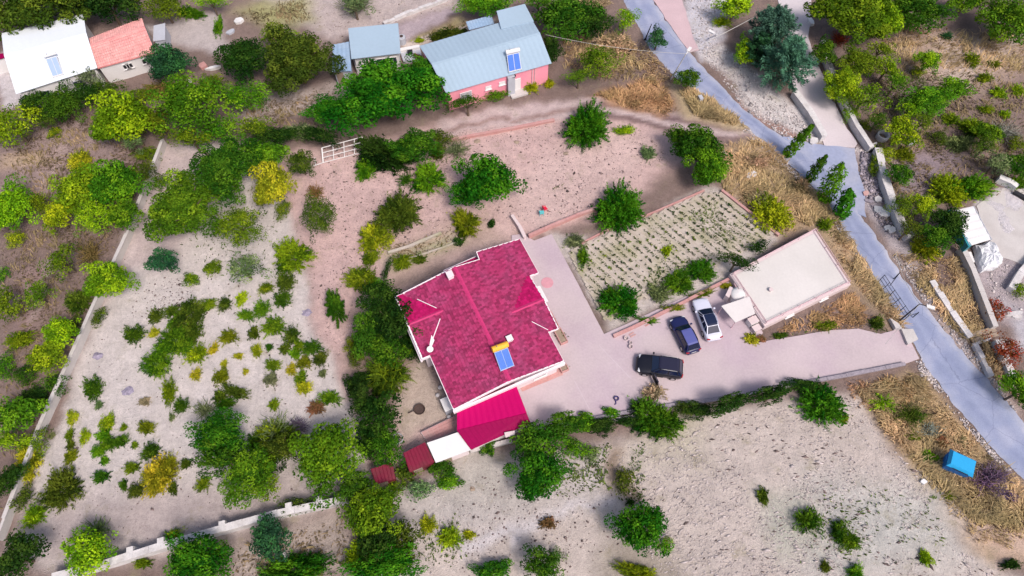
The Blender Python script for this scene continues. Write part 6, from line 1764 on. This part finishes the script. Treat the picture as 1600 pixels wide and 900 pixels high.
for ri, u in enumerate(rows):
    fr = (u - U_.min()) / (U_.max() - U_.min())
    step = .62 if ri % 3 else .9
    for v in np.arange(V_.min() + .3, V_.max() - .3, step):
        q = gc + u * np.array(acr) + v * np.array(rowdir)
        if sdist(q[None], gp)[0] > -.35 or ns_ >= 292: continue
        den = .22 + 1.15 * fbm(q[None], 3.5, 33)[0] ** 1.2
        if random.random() > den: continue
        j = random.uniform(.6, 1.5); o = bpy.data.objects.new('seedling', seedling_mesh(random.randrange(6))); COL.objects.link(o)
        o.location = (q[0] + random.uniform(-.06, .06), q[1] + random.uniform(-.06, .06), .13); o.scale = (j, j, j * .9); o.rotation_euler = (0, 0, random.uniform(0, 6.28))
        o.color = (*(np.array(random.choice((COLS['do'], COLS['dk'], COLS['ol'], (.06, .07, .035)))) * random.uniform(.7, 1.2)), 1)
        tag(o, 'dark green seedling in the ridged rows of the vegetable plot', 'seedling', 'seedlings in the vegetable plot'); ns_ += 1

rr_ = np.random.default_rng(77); cs_, ns2 = [], []
for u in rows:
    for v in np.arange(V_.min() + .3, V_.max() - .3, .31):
        q = gc + u * np.array(acr) + v * np.array(rowdir)
        if sdist(q[None], gp)[0] > -.3 or rr_.random() > .25 + 1.0 * fbm(q[None], 4.5, 91)[0]: continue
        for _ in range(7):
            cs_.append((q[0] + rr_.normal() * .10, q[1] + rr_.normal() * .12, .14 + rr_.random() * .08))
cs_ = np.array(cs_); nn_ = unit(rr_.normal(size=cs_.shape) * .6 + np.array([0, 0, .8]))
vv, ff, tt2 = leaves(cs_, nn_, np.full(len(cs_), .17), .55, None, (.5 + 1.0 * fbm(cs_[:, :2], 2.0, 8)) * rr_.uniform(.8, 1.2, len(cs_)), rr_)
so = bpy.data.objects.new('vegetable_rows', np_mesh('vegetable_rows', vv, ff, M_leaf, {'tone': ('FLOAT', tt2)})); COL.objects.link(so); so.color = (.085, .11, .035, 1)
tag(so, 'low young crop leaves filling the ridged rows of the vegetable plot', kind='stuff')

# ------------------------------------------------------------------ stuff: dry grass, weeds, clods, rubble, leaf litter
def in_poly_pts(poly, n, r, ex=()):
    P = np.array(W(poly)); lo, hi = P.min(0), P.max(0); out = np.zeros((0, 2))
    for _ in range(12):
        q = r.uniform(lo, hi, (n * 2, 2)); q = q[sdist(q, P) < 0]
        for e in ex: q = q[sdist(q, e) > .1]
        out = np.vstack([out, q])
        if len(out) >= n: break
    return out[:n]
def gz_at(q):
    i = np.clip(np.searchsorted(gx, q[:, 0]) - 1, 0, nx - 2); j = np.clip(np.searchsorted(gy, q[:, 1]) - 1, 0, ny - 2); return gz[j * nx + i]
EXC = [W(ROAD), W(YARD), W(LANE), fb, W(GARDEN)]
def stuff(name, me, label, col=(1, 1, 1, 1)):
    o = bpy.data.objects.new(name, me); COL.objects.link(o); o.color = col; return tag(o, label, kind='stuff')
M_grass = foliage_mat('dry_grass', .8, .1, .42)
def grass_patch(name, areas, label, col, hgt=.5, seed=1, wid=.05):
    r = np.random.default_rng(seed); V, F, T = [], [], []; k0 = 0
    for poly, n in areas:
        q = in_poly_pts(poly, n, r, EXC if poly[0] not in ((1000, 430), (1060, 330)) else ()); cl = fbm(q, 1.6, seed + 3); ed = np.clip(-sdist(q, W(poly)) / (.9 if hgt > .38 else 2.4), .0, 1); q = q[r.random(len(q)) < np.clip((cl - .3) * 4, .12, 1) * ed]
        nb = len(q); z = gz_at(q); wind = fbm(q, 3.0, seed + 9) * 12.6; a = wind + r.normal(size=nb) * .7; L = hgt * r.uniform(.5, 1.4, nb) * (.6 + .8 * fbm(q, 2.2, seed + 5)); lean = r.uniform(.5, 1.25, nb)
        d = np.stack([np.cos(a), np.sin(a), np.zeros(nb)], 1); s = np.stack([-np.sin(a), np.cos(a), np.zeros(nb)], 1) * wid * r.uniform(.6, 1.6, (nb, 1))
        b = np.column_stack([q, z - .02]); m_ = b + d * (L * lean * .35)[:, None] + np.array([0, 0, 1]) * (L * .62)[:, None]; t = b + d * (L * lean)[:, None] + np.array([0, 0, 1]) * (L * .8)[:, None]
        v = np.stack([b - s, b + s, m_ + s * .8, m_ - s * .8, t + s * .15, t - s * .15], 1).reshape(-1, 3); i = np.arange(nb)[:, None] * 6 + k0
        F.append(np.vstack([i + np.array([0, 1, 2, 3]), i + np.array([3, 2, 4, 5])])); V.append(v); k0 += len(v); T.append(np.repeat((.55 + .9 * fbm(q, 2.6, seed + 7)) * r.uniform(.85, 1.15, nb), 6))
    return stuff(name, np_mesh(name, np.vstack(V), np.vstack(F), M_grass, {'tone': ('FLOAT', np.concatenate(T))}), label, col)
BANK = [(1105, 230), (1195, 214), (1255, 270), (1310, 330), (1385, 455), (1400, 440), (1425, 520), (1400, 520), (1335, 447), (1280, 352), (1222, 368), (1128, 298)]
LOWB = [(1330, 608), (1432, 578), (1500, 660), (1600, 760), (1640, 850), (1560, 830), (1480, 800), (1420, 720), (1370, 665)]
grass_patch('dry_grass', [(BANK, 15000), ([(1052, 128), (1112, 152), (1180, 205), (1190, 208), (1085, 184)], 4200), (LOWB, 15000), ([(1340, 30), (1640, 60), (1620, 120), (1400, 110)], 5000),
    ([(950, 40), (1040, 90), (1060, 130), (950, 130), (880, 110), (870, 60)], 5000), ([(1390, 395), (1500, 400), (1540, 510), (1600, 640), (1560, 600), (1470, 500)], 7500), ([(1460, 780), (1600, 780), (1640, 870), (1520, 850)], 1500)],
    'tangled straw coloured dry grass on the road banks', (.52, .375, .205, 1), .55, 11, .036)
grass_patch('rust_grass', [([(925, 148), (1032, 116), (1066, 172), (1040, 184), (965, 166)], 5200), ([(1200, 520), (1330, 456), (1380, 514), (1340, 512), (1262, 520)], 5200), ([(1310, 590), (1420, 585), (1440, 640), (1340, 640)], 2200)],
    'rust tinged dry grass patches by the track and the driveway island', (.47, .29, .15, 1), .40, 17, .04)
grass_patch('scrub_grass', [([(0, 180), (250, 160), (240, 260), (150, 480), (60, 680), (0, 840)], 12000), ([(1340, 90), (1640, 120), (1640, 300), (1460, 320), (1380, 380), (1350, 240)], 11000), ([(370, 150), (545, 130), (520, 210), (380, 225)], 2200),
    ([(640, 60), (725, 30), (735, 42), (660, 66)], 1200), ([(355, 20), (490, -10), (490, 32), (420, 50)], 2200), ([(600, 382), (720, 355), (725, 378), (610, 418)], 1500), ([(370, 850), (545, 800), (560, 900), (350, 920)], 1800)],
    'low brownish scrub grass under the trees and bushes', (.25, .19, .105, 1), .36, 23, .05)
grass_patch('green_weeds', [([(1370, 90), (1500, 120), (1480, 200), (1380, 200)], 2500), ([(200, 300), (440, 260), (440, 420), (330, 440)], 1200), ([(880, 680), (960, 690), (960, 770), (850, 780)], 1800), ([(1280, 750), (1480, 760), (1480, 880), (1240, 900)], 900),
    ([(985, 690), (1010, 690), (1015, 790), (975, 790)], 900), ([(640, 820), (720, 800), (740, 880), (650, 900)], 800), ([(700, 395), (610, 420), (605, 405), (690, 380)], 900), ([(820, 296), (850, 292), (850, 304), (822, 306)], 160), ([(856, 288), (880, 286), (880, 296), (857, 297)], 140), ([(1000, 430), (1130, 380), (1140, 405), (1000, 465)], 2600),
    ([(1060, 330), (1120, 320), (1180, 370), (1140, 400), (1080, 350)], 2600), ([(990, 180), (1010, 210), (1000, 216), (960, 200)], 220), ([(1210, 524), (1340, 506), (1330, 512), (1215, 530)], 500)],
    'sparse green weeds in the fields and plots', (.10, .145, .03, 1), .26, 29, .05)
# clods and small stones: flattened octahedra
def clods(name, areas, label, m, size, seed, flat=.6):
    r = np.random.default_rng(seed); V, F = [], []; k0 = 0
    O = np.array([[1, 0, 0], [0, 1, 0], [-1, 0, 0], [0, -1, 0], [0, 0, 1], [0, 0, -.6]]); T = np.array([[0, 1, 4], [1, 2, 4], [2, 3, 4], [3, 0, 4], [1, 0, 5], [2, 1, 5], [3, 2, 5], [0, 3, 5]])
    for poly, n in areas:
        q = in_poly_pts(poly, n, r, EXC[:4]); q = q[r.random(len(q)) < np.clip((fbm(q, 3.4, seed) - .32) * 4, .08, 1)]; nb = len(q); s = size * r.lognormal(0, .45, nb); a = r.uniform(0, 6.28, nb)
        if poly is PLOUGH: a = .6 - .042 * (q[:, 0] - 10) + r.normal(size=nb) * .3
        sc = np.stack([s * r.uniform(.7, 1.5, nb) * (2.2 if poly is PLOUGH else 1), s * r.uniform(.6, 1.1, nb), s * flat * r.uniform(.7, 1.3, nb)], 1); v = O[None] * sc[:, None]; v = v + r.normal(size=v.shape) * s[:, None, None] * .12
        c, sn = np.cos(a)[:, None], np.sin(a)[:, None]; x = v[..., 0] * c - v[..., 1] * sn + q[:, :1]; y = v[..., 0] * sn + v[..., 1] * c + q[:, 1:]; z = v[..., 2] + (gz_at(q) + s * .15)[:, None]
        V.append(np.stack([x, y, z], 2).reshape(-1, 3)); F.append((np.arange(nb)[:, None, None] * 6 + T[None] + k0).reshape(-1, 3)); k0 += nb * 6
    return stuff(name, np_mesh(name, np.vstack(V), np.vstack(F), m), label)
M_clod = mat('dark_clod', (.17, .125, .12), .95, .3, 3, 9, island=.6); M_pebble = mat('pale_pebble', (.54, .48, .48), .9, .2, 3, 9, island=.5); M_soilclod = mat('soil_clod', (.44, .33, .325), .95, .2, 3, 9, island=.45)
PINK = [(440, 250), (690, 205), (860, 192), (1000, 200), (1050, 240), (950, 310), (862, 362), (800, 340), (600, 420), (560, 560), (520, 560), (470, 400)]
PLOUGH = [(960, 700), (1300, 612), (1340, 625), (1380, 690), (1440, 740), (1480, 840), (1600, 930), (1600, 1000), (1060, 1000), (990, 790)]
PALE = [(640, 770), (960, 690), (960, 780), (1000, 1000), (640, 1000)]
SAND = [(260, 228), (440, 300), (480, 430), (530, 600), (570, 740), (330, 842), (60, 850), (150, 480)]
clods('furrow_clods', [(PLOUGH, 19000), (PALE, 3500)], 'pale crumbly furrow clods on the ploughed field', mat('furrow_clod', (.50, .435, .43), .95, .15, 3, 9, island=.22), .036, 13, .8)
clods('soil_clods', [(PINK, 9000)], 'small soil clods scattered over the ploughed ground', M_soilclod, .045, 3)
clods('dark_clods', [(PINK, 3200), (PLOUGH, 900), (PALE, 1500), (SAND, 1000), ([(190, 440), (300, 430), (300, 480), (200, 500)], 350), ([(370, -20), (720, -20), (700, 20), (540, 60)], 500), ([(370, 160), (545, 120), (520, 160), (380, 200)], 350)], 'dark crumbs and dry weed stumps on the ploughed ground', M_clod, .055, 5)
clods('pebbles', [([(1062, -30), (1140, -30), (1120, 60), (1200, 130), (1285, 222), (1250, 222), (1150, 150), (1090, 80)], 4200), ([(1390, 395), (1440, 420), (1560, 600), (1600, 660), (1480, 520)], 1800), ([(1150, 150), (1250, 222), (1235, 225), (1150, 165)], 400), ([(1300, 200), (1330, 225), (1360, 240), (1300, 232)], 200), ([(1540, 400), (1600, 420), (1600, 500), (1545, 490)], 700), ([(1170, 196), (1240, 258), (1290, 308), (1330, 368), (1380, 448), (1420, 518), (1408, 522), (1368, 452), (1320, 374), (1280, 314), (1230, 266), (1160, 204)], 2200), ([(1450, 575), (1500, 640), (1560, 710), (1600, 746), (1592, 756), (1552, 718), (1490, 646), (1440, 580)], 1200), ([(1430, 560), (1460, 560), (1470, 590), (1440, 590)], 300)], 'pale stones on the road verges', M_pebble, .075, 7)
clods('rubble', [([(1346, 238), (1366, 242), (1376, 290), (1384, 318), (1352, 312), (1344, 270)], 3200), ([(1358, 318), (1392, 340), (1412, 372), (1402, 380), (1370, 345)], 420)], 'heap of dark violet stones beside the road', M_darkstone, .10, 9, .9)
